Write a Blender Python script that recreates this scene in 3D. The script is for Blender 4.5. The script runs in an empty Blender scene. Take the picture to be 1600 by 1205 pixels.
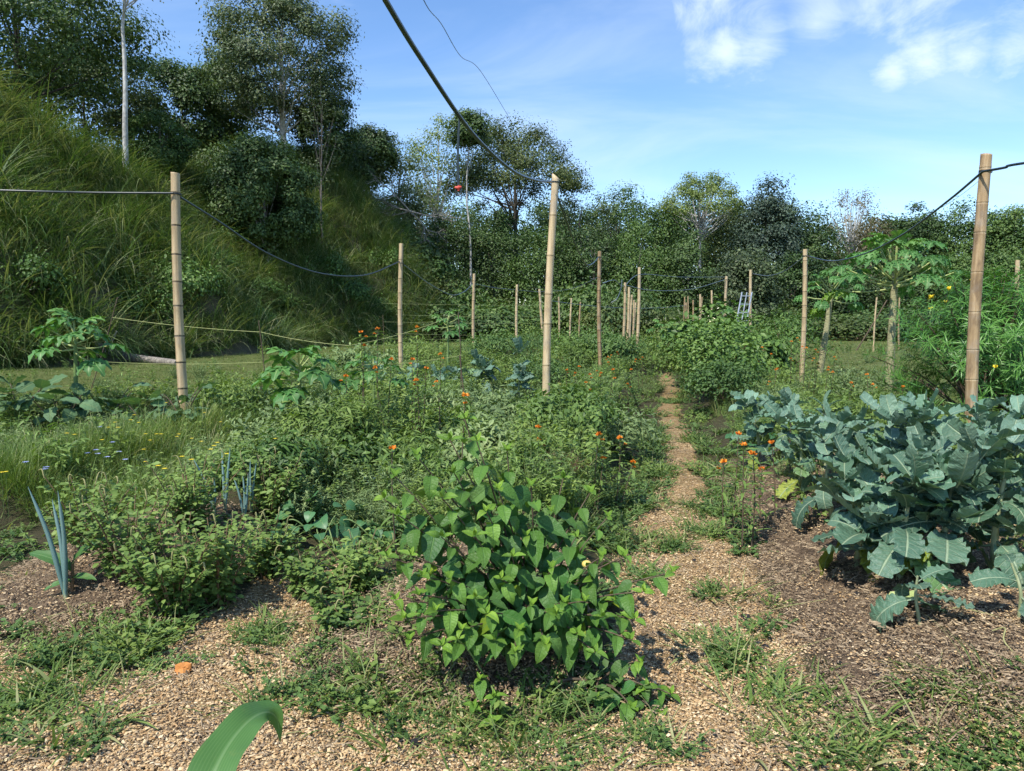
import bpy, math, random
import numpy as np
from mathutils import Vector, Matrix

random.seed(11)
rng = np.random.default_rng(11)
SC = bpy.context.scene
COL = SC.collection
R = math.radians

# ------------------------------------------------------------------ camera
F = 1111.0                                  # focal length in photo pixels (1600 wide)
CAM = np.array([0.0, 0.0, 1.5])
PITCH = math.atan((602.5 - 505.0) / F)
cam_data = bpy.data.cameras.new("camera")
cam = bpy.data.objects.new("camera", cam_data)
COL.objects.link(cam)
cam.location = CAM
cam.rotation_euler = (math.pi / 2 - PITCH, 0, 0)
cam_data.sensor_width = 36.0
cam_data.lens = 36.0 * F / 1600.0
cam_data.clip_start = 0.05
cam_data.clip_end = 5000
SC.camera = cam
FWD = np.array([0, math.cos(PITCH), -math.sin(PITCH)])
UPV = np.array([0, math.sin(PITCH), math.cos(PITCH)])


def ray(px, py):
    return FWD + np.array([(px - 800) / F, 0, 0]) + UPV * ((602.5 - py) / F)


def pt(px, py, Y):
    d = ray(px, py)
    return CAM + d * (Y / d[1])


# ------------------------------------------------------------------ light
SUN = np.array([-0.38, -0.46, 0.80]); SUN = SUN / np.linalg.norm(SUN)
sun_data = bpy.data.lights.new("sun", 'SUN')
sun_data.energy = 3.5
sun_data.angle = R(0.53)
sun_data.color = (1.0, 0.95, 0.86)
sun = bpy.data.objects.new("sun", sun_data)
COL.objects.link(sun)
sun.rotation_euler = Vector(-SUN).to_track_quat('-Z', 'Y').to_euler()
sun.location = (-30, -15, 40)

world = bpy.data.worlds.new("World")
SC.world = world
world.use_nodes = True
wn = world.node_tree
wn.nodes.clear()


def N(nt, kind, **kw):
    n = nt.nodes.new(kind)
    for k, v in kw.items():
        setattr(n, k, v)
    return n


def math_node(nt, op, a, b=None, c=None, clamp=False):
    n = nt.nodes.new('ShaderNodeMath'); n.operation = op; n.use_clamp = clamp
    for i, x in enumerate((a, b, c)):
        if x is None: continue
        if isinstance(x, (int, float)): n.inputs[i].default_value = x
        else: nt.links.new(x, n.inputs[i])
    return n.outputs[0]


def mix_col(nt, fac, a, b, mode='MIX'):
    n = nt.nodes.new('ShaderNodeMix'); n.data_type = 'RGBA'; n.blend_type = mode
    if isinstance(fac, (int, float)): n.inputs[0].default_value = fac
    else: nt.links.new(fac, n.inputs[0])
    for i, x in ((6, a), (7, b)):
        if isinstance(x, tuple): n.inputs[i].default_value = (*x[:3], 1)
        else: nt.links.new(x, n.inputs[i])
    return n.outputs[2]


def smooth(nt, x, lo, hi):
    n = nt.nodes.new('ShaderNodeMapRange'); n.interpolation_type = 'SMOOTHSTEP'
    nt.links.new(x, n.inputs[0])
    n.inputs[1].default_value = lo; n.inputs[2].default_value = hi
    n.inputs[3].default_value = 0; n.inputs[4].default_value = 1
    return n.outputs[0]


def noise(nt, vec, scale, detail=4, rough=0.55, dist=0.0):
    n = nt.nodes.new('ShaderNodeTexNoise')
    n.inputs['Scale'].default_value = scale; n.inputs['Detail'].default_value = detail
    n.inputs['Roughness'].default_value = rough; n.inputs['Distortion'].default_value = dist
    if vec is not None: nt.links.new(vec, n.inputs['Vector'])
    return n.outputs[0]


sky = N(wn, 'ShaderNodeTexSky', sky_type='NISHITA')
sky.sun_disc = False
sky.sun_elevation = math.asin(SUN[2])
sky.sun_rotation = math.atan2(SUN[0], SUN[1])
sky.air_density = 1.0; sky.dust_density = 0.05; sky.ozone_density = 3.0
tc = N(wn, 'ShaderNodeTexCoord')
DIR = tc.outputs['Generated']
# thin cirrus over the whole sky, projected on a flat layer overhead
sep = N(wn, 'ShaderNodeSeparateXYZ'); wn.links.new(DIR, sep.inputs[0])
zz = math_node(wn, 'ADD', math_node(wn, 'MAXIMUM', sep.outputs[2], 0.0), 0.16)
cmb = N(wn, 'ShaderNodeCombineXYZ')
wn.links.new(math_node(wn, 'DIVIDE', sep.outputs[0], zz), cmb.inputs[0])
wn.links.new(math_node(wn, 'DIVIDE', sep.outputs[1], zz), cmb.inputs[1])
mp = N(wn, 'ShaderNodeMapping'); mp.inputs['Scale'].default_value = (1.0, 2.1, 1)
mp.inputs['Rotation'].default_value = (0, 0, 0.5)
wn.links.new(cmb.outputs[0], mp.inputs[0])
cir = smooth(wn, noise(wn, mp.outputs[0], 0.75, 8, 0.58, 0.7), 0.40, 0.80)
cir = math_node(wn, 'MULTIPLY', cir, 0.32)
# cumulus: sparse everywhere, thicker where the photo shows the two banks
mpc = N(wn, 'ShaderNodeMapping'); mpc.inputs['Scale'].default_value = (1.0, 1.0, 1.7); mpc.inputs['Rotation'].default_value = (0, .5, 0)
wn.links.new(DIR, mpc.inputs[0])
fine = noise(wn, mpc.outputs[0], 7.0, 12, 0.63, 0.5)
broad = noise(wn, DIR, 2.2, 2, 0.5)
acc = math_node(wn, 'MULTIPLY', math_node(wn, 'SUBTRACT', broad, 0.70), 1.5)
for (cx, cy, rr) in ((1135, 82, 52), (1195, 62, 78), (1275, 38, 86), (1360, 5, 84), (1290, -50, 90), (1450, -40, 70), (1120, 0, 50),
                     (1395, 116, 40), (1450, 100, 50), (1515, 84, 54), (1590, 76, 60), (1680, 66, 70),
                     (1352, 237, 26)):
    d = ray(cx, cy); d = d / np.linalg.norm(d)
    vd = N(wn, 'ShaderNodeVectorMath', operation='DISTANCE')
    wn.links.new(DIR, vd.inputs[0]); vd.inputs[1].default_value = tuple(d)
    r_ = rr / F * 0.95
    b_ = math_node(wn, 'SUBTRACT', 0.46 if rr > 30 else 0.14, math_node(wn, 'MULTIPLY', vd.outputs['Value'], 0.46 / r_))
    acc = math_node(wn, 'MAXIMUM', acc, b_)
cum = math_node(wn, 'ADD', acc, math_node(wn, 'MULTIPLY', math_node(wn, 'SUBTRACT', fine, 0.5), 1.6))
cum = math_node(wn, 'MULTIPLY', smooth(wn, cum, 0.0, 0.62), 0.74)
cl = math_node(wn, 'MAXIMUM', cir, cum)
hs = N(wn, 'ShaderNodeHueSaturation'); hs.inputs['Hue'].default_value = 0.503; hs.inputs['Saturation'].default_value = 1.12; hs.inputs['Value'].default_value = 0.9
wn.links.new(sky.outputs[0], hs.inputs['Color'])
colr = mix_col(wn, cl, hs.outputs[0], (4.1, 4.65, 5.3))
bg = N(wn, 'ShaderNodeBackground'); bg.inputs[1].default_value = 0.148
wn.links.new(colr, bg.inputs[0])
wo = N(wn, 'ShaderNodeOutputWorld'); wn.links.new(bg.outputs[0], wo.inputs[0])

SC.view_settings.view_transform = 'Standard'
SC.view_settings.look = 'None'
SC.view_settings.exposure = 0.85
SC.view_settings.gamma = 1.0
SC.cycles.use_denoising = True
SC.cycles.max_bounces = 4
SC.cycles.diffuse_bounces = 2
SC.cycles.glossy_bounces = 2
SC.cycles.transmission_bounces = 3
SC.cycles.adaptive_threshold = 0.02
SC.cycles.sample_clamp_indirect = 4.0


# ------------------------------------------------------------------ helpers
class MB:
    """collects vertices and faces; build() turns them into ONE mesh"""
    def __init__(s):
        s.v = []; s.n = 0; s.f = []; s.t = []; s.lx = []; s.ly = []; s.m = []

    def add(s, v, f, tint=0.5, lx=0.0, ly=0.0, m=0):
        v = np.asarray(v, float).reshape(-1, 3); k = len(v)
        f = np.asarray(f, int)
        s.v.append(v); s.f.append(f + s.n); s.m.append(np.full(len(f), m)); s.n += k
        for arr, x in ((s.t, tint), (s.lx, lx), (s.ly, ly)):
            arr.append(np.broadcast_to(np.asarray(x, float), (k,)).copy())

    def place(s, tm, Rm, P, S, tint, m=0):
        """K copies of a template (v,f,lx,ly)"""
        v, f, lx, ly = tm
        K = len(P); n = len(v)
        S = np.asarray(S, float)
        if S.ndim == 0: S = np.full(K, float(S))
        if S.ndim == 1: S = np.repeat(S[:, None], 3, 1)
        lv = v[None] * S[:, None, :]
        W = np.einsum('kij,knj->kni', Rm, lv) + P[:, None, :]
        ff = (f[None] + (np.arange(K) * n)[:, None, None]).reshape(-1, f.shape[1])
        tint = np.broadcast_to(np.asarray(tint, float), (K,))
        s.add(W.reshape(-1, 3), ff, np.repeat(tint, n), np.tile(lx, K), np.tile(ly, K), m)

    def mesh(s, name, mats, smooth_=True):
        me = bpy.data.meshes.new(name)
        V = np.concatenate(s.v) if s.v else np.zeros((0, 3))
        sizes = np.concatenate([np.full(len(f), f.shape[1]) for f in s.f])
        loops = np.concatenate([f.reshape(-1) for f in s.f])
        me.vertices.add(len(V)); me.vertices.foreach_set('co', V.astype(np.float32).ravel())
        me.loops.add(len(loops)); me.loops.foreach_set('vertex_index', loops.astype(np.int32))
        me.polygons.add(len(sizes))
        st = np.concatenate([[0], np.cumsum(sizes)[:-1]])
        me.polygons.foreach_set('loop_start', st.astype(np.int32))
        me.polygons.foreach_set('loop_total', sizes.astype(np.int32))
        me.polygons.foreach_set('material_index', np.concatenate(s.m).astype(np.int32))
        me.polygons.foreach_set('use_smooth', np.full(len(sizes), smooth_))
        for nm, arr in (('tint', s.t), ('lx', s.lx), ('ly', s.ly)):
            a = me.attributes.new(nm, 'FLOAT', 'POINT')
            a.data.foreach_set('value', np.concatenate(arr).astype(np.float32))
        for m_ in (mats if isinstance(mats, (list, tuple)) else [mats]):
            me.materials.append(m_)
        me.update(calc_edges=True)
        return me

    def build(s, name, mats, parent=None, smooth_=True):
        o = bpy.data.objects.new(name, s.mesh(name, mats, smooth_))
        COL.objects.link(o)
        if parent is not None: o.parent = parent
        return o


def tag(o, label, cat, group=None, kind=None):
    if label: o['label'] = label
    if cat: o['category'] = cat
    if group: o['group'] = group
    if kind: o['kind'] = kind
    return o


def thing(name, label, cat, loc, group=None, rz=0.0):
    o = bpy.data.objects.new(name, None)
    o.empty_display_size = 0.1
    COL.objects.link(o)
    o.location = tuple(float(a) for a in loc); o.rotation_euler = (0, 0, rz)
    return tag(o, label, cat, group)


def copy_tree(o, parent=None):
    c = o.copy(); COL.objects.link(c); c.parent = parent
    for ch in o.children: copy_tree(ch, c)
    return c


def piece(name, me, parent, Rm, loc, scale=1.0, color=None):
    """one mesh piece (leaf) under its thing, sharing mesh data"""
    o = bpy.data.objects.new(name, me)
    COL.objects.link(o); o.parent = parent
    if isinstance(scale, (int, float)): scale = (scale,) * 3
    M = np.eye(4); M[:3, :3] = np.asarray(Rm) * np.asarray(scale)[None, :]; M[:3, 3] = loc
    o.matrix_basis = Matrix(M.tolist())
    if color is not None: o.color = (*color, 1)
    return o


def nrm(a):
    a = np.asarray(a, float)
    return a / np.maximum(np.linalg.norm(a, axis=-1, keepdims=True), 1e-9)


def frames(d, up):
    """rotation matrices: local Y along d, local Z near up"""
    d = nrm(d); up = np.broadcast_to(np.asarray(up, float), d.shape)
    x = np.cross(d, up)
    bad = np.linalg.norm(x, axis=-1) < 1e-4
    if np.any(bad): x[bad] = np.cross(d[bad], np.array([1.0, 0.13, 0.07]))
    x = nrm(x); z = np.cross(x, d)
    return np.stack([x, d, z], axis=-1)


def rdir(n):
    return nrm(rng.normal(size=(n, 3)))


def tube(mb, pts, rad, sides=6, tint=0.5, m=0, cap=True):
    pts = np.asarray(pts, float); n = len(pts)
    rad = np.broadcast_to(np.asarray(rad, float), (n,))
    tan = nrm(np.gradient(pts, axis=0))
    ref = np.array([0.31, 0.95, 0.05]) if abs(tan[0][2]) > 0.7 else np.array([0.02, 0.05, 1.0])
    x = nrm(np.cross(tan, ref)); y = np.cross(tan, x)
    a = np.arange(sides) / sides * 2 * math.pi
    ring = pts[:, None, :] + rad[:, None, None] * (np.cos(a)[None, :, None] * x[:, None, :] + np.sin(a)[None, :, None] * y[:, None, :])
    i = np.arange(n - 1)[:, None] * sides; j = np.arange(sides)[None, :]; j2 = (j + 1) % sides
    f = np.stack([i + j, i + j2, i + sides + j2, i + sides + j], -1).reshape(-1, 4)
    tt = np.broadcast_to(np.asarray(tint, float), (n,))
    mb.add(ring.reshape(-1, 3), f, np.repeat(tt, sides), 0, np.repeat(np.linspace(0, 1, n), sides), m)
    if cap:
        mb.add(ring[-1], [list(range(sides))] if sides != 4 else [[0, 1, 2, 3]], tt[-1], 0, 1, m)


def bez(a, b, c, n):
    t = np.linspace(0, 1, n)[:, None]
    return (1 - t) ** 2 * np.asarray(a) + 2 * t * (1 - t) * np.asarray(b) + t * t * np.asarray(c)


def sag(a, b, s, n=24):
    t = np.linspace(0, 1, n)[:, None]
    p = np.asarray(a) * (1 - t) + np.asarray(b) * t
    p[:, 2] -= s * 4 * (t * (1 - t))[:, 0]
    return p


def leaf(L=1.0, W=0.5, prof=(0.6, 0.9), rows=6, cols=4, fold=0.25, droop=0.35, ruffle=0.0, lobes=0, lobe_d=0.0,
         petiole=0.0, rf=9.0, ph=0.0, tip=0.0, irr=0.0):
    """leaf template along +Y, face up +Z"""
    a, b = prof
    t = np.linspace(0.0, 1.0, rows + 1)
    w = (t + 0.012) ** a * (1.0 - t + tip) ** b
    w = w / w.max() * W * 0.5
    if lobes:
        w = w * (1 - lobe_d * (0.5 - 0.5 * np.cos(t * lobes * 2 * math.pi + irr * 1.2 * np.sin(t * 6 + ph))) * np.clip(t * 6, 0, 1))
    s = np.linspace(-1, 1, cols + 1)
    X = w[:, None] * s[None, :]
    Yc = t * L
    ang = droop * t
    y = np.concatenate([[0], np.cumsum(np.cos((ang[1:] + ang[:-1]) / 2) * np.diff(Yc))])
    z = -np.concatenate([[0], np.cumsum(np.sin((ang[1:] + ang[:-1]) / 2) * np.diff(Yc))])
    Z = z[:, None] + fold * np.abs(X) + ruffle * L * (np.abs(s)[None, :] ** 2.5) * (np.sin(t[:, None] * rf * math.pi + ph + s[None, :] * 1.7 + irr * (1.9 * np.sin(t[:, None] * 5.3 + ph * 2 + s[None, :]) + 1.1 * np.sin(t[:, None] * 13.1 + ph + 2 * s[None, :]))) * (1 - irr * .5 + irr * .5 * np.sin(t[:, None] * 7.7 + ph + 3 * s[None, :])))
    Yg = np.repeat(y[:, None], cols + 1, 1) + petiole * L
    v = np.stack([X, Yg, Z], -1).reshape(-1, 3)
    i = np.arange(rows)[:, None] * (cols + 1); j = np.arange(cols)[None, :]
    f = np.stack([i + j, i + j + 1, i + cols + 2 + j, i + cols + 1 + j], -1).reshape(-1, 4)
    lx = np.tile(s, rows + 1); ly = np.repeat(t, cols + 1)
    return v, f, lx, ly


def add_petiole(tm, L, pl, r):
    """petiole strip (a thin square stalk) below the blade"""
    v, f, lx, ly = tm
    k = len(v)
    pv = np.array([[-r, 0, 0], [r, 0, 0], [r, pl, 0], [-r, pl, 0], [-r, 0, -r * 1.6], [r, 0, -r * 1.6], [r * .8, pl * 1.6, -r], [-r * .8, pl * 1.6, -r]])
    pf = np.array([[0, 1, 2, 3], [4, 7, 6, 5], [0, 3, 7, 4], [1, 5, 6, 2]]) + k
    return (np.concatenate([v, pv]), np.concatenate([f, pf]), np.concatenate([lx, np.zeros(8)]), np.concatenate([ly, np.zeros(8)]))


RHOMB = (np.array([[0, 0, 0], [0.32, 0.45, 0.06], [0, 1, -0.08], [-0.32, 0.45, 0.06]], float), np.array([[0, 1, 2, 3]]),
         np.array([0, 1, 0, -1.0]), np.array([0, .5, 1, .5]))
SPEAR = (np.array([[-.07, 0, 0], [.07, 0, 0], [.16, .45, .05], [0, 1, -.18], [-.16, .45, .05]], float), np.array([[0, 1, 2, 4], [4, 2, 3, 3]]),
         np.array([-.4, .4, 1, 0, -1.0]), np.array([0, 0, .5, 1, .5]))
SPEAR = (np.array([[-.06, 0, 0], [.06, 0, 0], [.13, .4, .04], [-.13, .4, .04], [.10, .72, -.03], [-.10, .72, -.03], [.015, 1, -.15], [-.015, 1, -.15]], float),
         np.array([[0, 1, 2, 3], [3, 2, 4, 5], [5, 4, 6, 7]]), np.array([-1, 1, 1, -1, 1, -1, 1, -1.0]) * .6, np.array([0, 0, .4, .4, .72, .72, 1, 1.0]))


def blade(mb, base, d, L, w, bend, segs=4, tint=0.5, m=0):
    """batch of arching grass blades; base (K,3), d (K,3) initial direction, bend in radians"""
    K = len(base)
    d = nrm(d); h = nrm(np.stack([d[:, 0], d[:, 1], np.zeros(K)], -1) + 1e-6)
    side = np.stack([-h[:, 1], h[:, 0], np.zeros(K)], -1)
    el = np.arcsin(np.clip(d[:, 2], -1, 1))
    P = base.copy(); rows = []
    for i in range(segs + 1):
        t = i / segs
        ww = w * (1.0 - t ** 1.8) * 0.5 + w * 0.02
        rows.append(np.stack([P - side * ww[:, None], P + side * ww[:, None]], 1))
        e = el - bend * (t + 0.5 / segs)
        P = P + (h * np.cos(e)[:, None] + np.array([0, 0, 1.0]) * np.sin(e)[:, None]) * (L / segs)[:, None]
    V = np.concatenate(rows, 1)
    f1 = np.array([[2 * i, 2 * i + 1, 2 * i + 3, 2 * i + 2] for i in range(segs)])
    ff = (f1[None] + (np.arange(K) * 2 * (segs + 1))[:, None, None]).reshape(-1, 4)
    tint = np.broadcast_to(np.asarray(tint, float), (K,))
    mb.add(V.reshape(-1, 3), ff, np.repeat(tint, 2 * (segs + 1)), 0, np.tile(np.repeat(np.linspace(0, 1, segs + 1), 2), K), m)


# ------------------------------------------------------------------ materials
def new_mat(name):
    m = bpy.data.materials.new(name); m.use_nodes = True
    nt = m.node_tree; nt.nodes.clear()
    out = N(nt, 'ShaderNodeOutputMaterial')
    return m, nt, out


def ramp(nt, fac, cols):
    r = N(nt, 'ShaderNodeValToRGB')
    el = r.color_ramp.elements
    while len(el) < len(cols): el.new(0.5)
    for i, c in enumerate(cols):
        el[i].position = i / (len(cols) - 1); el[i].color = (*c, 1)
    nt.links.new(fac, r.inputs[0])
    return r.outputs[0]


def leaf_mat(name, cols, rough=0.5, trans=0.28, spec=0.35, vein=None, nveins=0, obj_color=False, varscale=0.8, dry=None, rnd=0.35, bump=0.0, stripes=False):
    m, nt, out = new_mat(name)
    at = N(nt, 'ShaderNodeAttribute', attribute_name='tint')
    oi = N(nt, 'ShaderNodeObjectInfo')
    geo = N(nt, 'ShaderNodeNewGeometry')
    big = noise(nt, geo.outputs['Position'], varscale, 2)
    f = math_node(nt, 'ADD', at.outputs['Fac'], math_node(nt, 'MULTIPLY', math_node(nt, 'SUBTRACT', oi.outputs['Random'], 0.5), rnd))
    f = math_node(nt, 'ADD', f, math_node(nt, 'MULTIPLY', math_node(nt, 'SUBTRACT', big, 0.5), 0.7), clamp=True)
    c = ramp(nt, f, cols)
    if obj_color:
        c = mix_col(nt, 1.0, c, oi.outputs['Color'], 'MULTIPLY')
    if vein is not None:
        ax = N(nt, 'ShaderNodeAttribute', attribute_name='lx'); ay = N(nt, 'ShaderNodeAttribute', attribute_name='ly')
        lxa = math_node(nt, 'ABSOLUTE', ax.outputs['Fac'])
        mid = math_node(nt, 'SUBTRACT', 1.0, smooth(nt, lxa, 0.02, 0.11))
        v = mid
        if nveins:
            ph = math_node(nt, 'SUBTRACT', ay.outputs['Fac'], math_node(nt, 'MULTIPLY', lxa, 0.16))
            sn = math_node(nt, 'ABSOLUTE', math_node(nt, 'SINE', math_node(nt, 'MULTIPLY', ph, nveins * math.pi)))
            sv = math_node(nt, 'MULTIPLY', math_node(nt, 'SUBTRACT', 1.0, smooth(nt, sn, 0.02, 0.30)), 0.5)
            v = math_node(nt, 'MAXIMUM', mid, sv)
        c = mix_col(nt, math_node(nt, 'MULTIPLY', v, 0.75), c, vein)
    if stripes:                  # parallel veins of a grass leaf
        sx_ = N(nt, 'ShaderNodeAttribute', attribute_name='lx')
        sw = math_node(nt, 'SINE', math_node(nt, 'MULTIPLY', sx_.outputs['Fac'], 46.0))
        c = mix_col(nt, math_node(nt, 'MULTIPLY', smooth(nt, sw, .2, 1.0), .3), c, (.15, .27, .09))
        c = mix_col(nt, math_node(nt, 'MULTIPLY', smooth(nt, noise(nt, geo.outputs['Position'], 26, 5), .55, .75), .35), c, (.20, .24, .07))
    if dry is not None:
        bl = smooth(nt, noise(nt, geo.outputs['Position'], 14, 3), 0.66, 0.74)
        c = mix_col(nt, math_node(nt, 'MULTIPLY', bl, 0.6), c, dry)
    p = N(nt, 'ShaderNodeBsdfPrincipled')
    nt.links.new(c, p.inputs['Base Color'])
    p.inputs['Roughness'].default_value = rough
    p.inputs['Specular IOR Level'].default_value = spec
    if bump:
        b = N(nt, 'ShaderNodeBump'); b.inputs['Strength'].default_value = bump; b.inputs['Distance'].default_value = 0.01
        hgt = v if vein is not None else noise(nt, geo.outputs['Position'], 60, 2)
        if vein is not None:
            hgt = math_node(nt, 'ADD', math_node(nt, 'MULTIPLY', v, -1.0), math_node(nt, 'MULTIPLY', noise(nt, geo.outputs['Position'], 55, 2), 1.2))
        nt.links.new(hgt, b.inputs['Height']); nt.links.new(b.outputs[0], p.inputs['Normal'])
    if trans > 0:
        tr = N(nt, 'ShaderNodeBsdfTranslucent')
        nt.links.new(mix_col(nt, 1.0, c, (1.25, 1.35, 0.55), 'MULTIPLY'), tr.inputs[0])
        mx = N(nt, 'ShaderNodeMixShader'); mx.inputs[0].default_value = trans
        nt.links.new(p.outputs[0], mx.inputs[1]); nt.links.new(tr.outputs[0], mx.inputs[2])
        nt.links.new(mx.outputs[0], out.inputs[0])
    else:
        nt.links.new(p.outputs[0], out.inputs[0])
    return m


def plain_mat(name, cols, rough=0.7, scale=20, spec=0.3, stretch=(1, 1, 1), bump=0.3, tint=False, metallic=0.0, rnd=0.3, stain=None):
    m, nt, out = new_mat(name)
    tcn = N(nt, 'ShaderNodeTexCoord')
    mpn = N(nt, 'ShaderNodeMapping'); mpn.inputs['Scale'].default_value = stretch
    nt.links.new(tcn.outputs['Object'], mpn.inputs[0])
    f = noise(nt, mpn.outputs[0], scale, 5, 0.6)
    f2 = smooth(nt, f, 0.25, 0.75)
    if tint:
        at = N(nt, 'ShaderNodeAttribute', attribute_name='tint')
        f2 = math_node(nt, 'ADD', math_node(nt, 'MULTIPLY', f2, 0.45), math_node(nt, 'MULTIPLY', at.outputs['Fac'], 0.6), clamp=True)
    oi = N(nt, 'ShaderNodeObjectInfo')
    f2 = math_node(nt, 'ADD', f2, math_node(nt, 'MULTIPLY', math_node(nt, 'SUBTRACT', oi.outputs['Random'], 0.5), rnd), clamp=True)
    c = ramp(nt, f2, cols)
    if stain is not None:       # weather stains and grey patches with their own shape
        mp2 = N(nt, 'ShaderNodeMapping'); mp2.inputs['Scale'].default_value = (1, 1, .35); nt.links.new(tcn.outputs['Object'], mp2.inputs[0])
        c = mix_col(nt, math_node(nt, 'MULTIPLY', smooth(nt, noise(nt, mp2.outputs[0], 9, 6, .65), .48, .66), .6), c, stain)
        c = mix_col(nt, math_node(nt, 'MULTIPLY', smooth(nt, noise(nt, tcn.outputs['Object'], 3.1, 4, .6), .5, .7), .4), c, (.34, .31, .27))
    p = N(nt, 'ShaderNodeBsdfPrincipled')
    nt.links.new(c, p.inputs['Base Color'])
    p.inputs['Roughness'].default_value = rough
    p.inputs['Specular IOR Level'].default_value = spec
    p.inputs['Metallic'].default_value = metallic
    if bump:
        b = N(nt, 'ShaderNodeBump'); b.inputs['Strength'].default_value = bump; b.inputs['Distance'].default_value = 0.01
        nt.links.new(f, b.inputs['Height']); nt.links.new(b.outputs[0], p.inputs['Normal'])
    nt.links.new(p.outputs[0], out.inputs[0])
    return m


M = {}
M['shrub'] = leaf_mat('shrub_leaf', [(.036, .10, .020), (.07, .168, .032), (.115, .235, .045)], 0.52, .22, .32, vein=(.10, .21, .05), nveins=9, obj_color=True, bump=.5, varscale=2.5)
M['kale'] = leaf_mat('kale_leaf', [(.045, .105, .058), (.086, .166, .102), (.158, .252, .178)], 0.5, .14, .4, vein=(.34, .43, .27), nveins=8, obj_color=True, varscale=2.0, bump=.6)
M['eggplant'] = leaf_mat('eggplant_leaf', [(.06, .125, .05), (.10, .185, .085), (.155, .25, .125)], 0.6, .22, .25, vein=(.2, .28, .12), nveins=7, obj_color=True, bump=.5)
M['papaya'] = leaf_mat('papaya_leaf', [(.045, .13, .035), (.08, .20, .055), (.13, .27, .075)], 0.5, .25, .35, vein=(.3, .4, .16), obj_color=True)
M['heart'] = leaf_mat('heart_leaf', [(.03, .10, .035), (.06, .16, .06), (.10, .22, .08)], 0.45, .22, .4, vein=(.16, .28, .1), nveins=5, obj_color=True)
M['milkweed'] = leaf_mat('milkweed_leaf', [(.075, .132, .034), (.145, .235, .055), (.23, .33, .09)], 0.5, .28, .3)
M['weed'] = leaf_mat('weed_leaf', [(.072, .122, .028), (.155, .235, .05), (.26, .34, .085)], 0.55, .28, .3)
M['weed_dark'] = leaf_mat('weed_dark_leaf', [(.045, .092, .025), (.09, .165, .042), (.15, .24, .065)], 0.55, .25, .3)
M['silver'] = leaf_mat('silver_leaf', [(.10, .155, .06), (.18, .255, .095), (.29, .36, .15)], 0.6, .2, .25)
M['grass'] = leaf_mat('grass_blade', [(.058, .108, .022), (.112, .188, .038), (.195, .275, .07), (.34, .34, .15)], 0.5, .3, .3, varscale=.5)
M['lawn'] = leaf_mat('lawn_blade', [(.05, .095, .018), (.09, .15, .03), (.16, .21, .055), (.26, .25, .11)], 0.6, .25, .2, varscale=.25)
M['hill_grass'] = leaf_mat('hill_grass_blade', [(.038, .080, .020), (.084, .150, .038), (.152, .218, .068), (.30, .31, .15)], 0.5, .28, .3, varscale=.22, rnd=.5)
M['amaranth'] = leaf_mat('amaranth_leaf', [(.075, .13, .032), (.15, .235, .052), (.24, .335, .085)], 0.55, .25, .3)
M['spike'] = plain_mat('seed_spike', [(.20, .20, .08), (.38, .36, .16)], .8, 80)
M['leek'] = leaf_mat('leek_leaf', [(.10, .19, .17), (.16, .27, .25), (.24, .36, .34)], 0.4, .1, .4)
M['corn'] = leaf_mat('maize_leaf', [(.05, .13, .03), (.075, .18, .045), (.10, .22, .06)], 0.38, .25, .4, vein=(.16, .28, .11), nveins=0, varscale=3, stripes=True)
M['oleander'] = leaf_mat('oleander_leaf', [(.035, .11, .02), (.07, .19, .03), (.13, .29, .05)], 0.4, .22, .45)
M['stem_green'] = plain_mat('green_stem', [(.10, .17, .05), (.20, .28, .10)], .6, 30, stretch=(1, 1, .2))
M['stem_brown'] = plain_mat('brown_stem', [(.06, .045, .03), (.15, .11, .07)], .8, 40, stretch=(1, 1, .2))
M['stem_red'] = plain_mat('reddish_stem', [(.13, .10, .05), (.26, .15, .09)], .7, 40, stretch=(1, 1, .2))
M['kale_stem'] = plain_mat('kale_stalk', [(.22, .26, .13), (.38, .42, .24)], .6, 40, stretch=(1, 1, .3))
M['papaya_trunk'] = plain_mat('papaya_bark', [(.13, .12, .06), (.30, .28, .15), (.42, .40, .22)], .8, 14, stretch=(1, 1, 3))
M['petiole'] = plain_mat('leaf_stalk', [(.26, .33, .11), (.42, .46, .18)], .5, 20)
M['bamboo'] = plain_mat('dry_bamboo', [(.05, .038, .025), (.32, .235, .13), (.52, .395, .225), (.68, .54, .34)], .5, 34, spec=.35, stretch=(1, 1, .05), bump=.25, tint=True, rnd=.25, stain=(.30, .215, .125))
M['bamboo_brown'] = plain_mat('weathered_bamboo', [(.05, .032, .02), (.22, .145, .072), (.38, .265, .14), (.56, .44, .28)], .6, 30, spec=.3, stretch=(1, 1, .08), bump=.35, tint=True, rnd=.2, stain=(.12, .075, .042))
M['hollow'] = plain_mat('bamboo_hollow', [(.05, .035, .02), (.10, .07, .04)], .9, 20)
M['hose'] = plain_mat('black_hose', [(.012, .02, .022), (.03, .045, .05)], .32, 12, spec=.5, bump=.05)
M['hose_blue'] = plain_mat('grey_blue_hose', [(.05, .075, .085), (.12, .16, .18)], .35, 12, spec=.5, bump=.05)
M['string'] = plain_mat('yellow_string', [(.34, .38, .13), (.48, .50, .22)], .7, 60, bump=0)
M['orange'] = plain_mat('orange_petal', [(.55, .12, .015), (.75, .24, .02), (.80, .36, .04)], .6, 60, bump=0)
M['red_plastic'] = plain_mat('red_plastic', [(.50, .06, .04), (.62, .10, .07)], .4, 30, bump=0)
M['yellow'] = plain_mat('yellow_petal', [(.70, .52, .02), (.82, .66, .05)], .6, 60, bump=0)
M['blue'] = plain_mat('blue_petal', [(.28, .34, .66), (.48, .54, .80)], .6, 60, bump=0)
M['white_fl'] = plain_mat('white_petal', [(.55, .58, .38), (.75, .76, .58)], .6, 60, bump=0)
M['fruit'] = plain_mat('pale_fruit', [(.60, .44, .10), (.70, .56, .17)], .4, 15, bump=.05)
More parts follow.
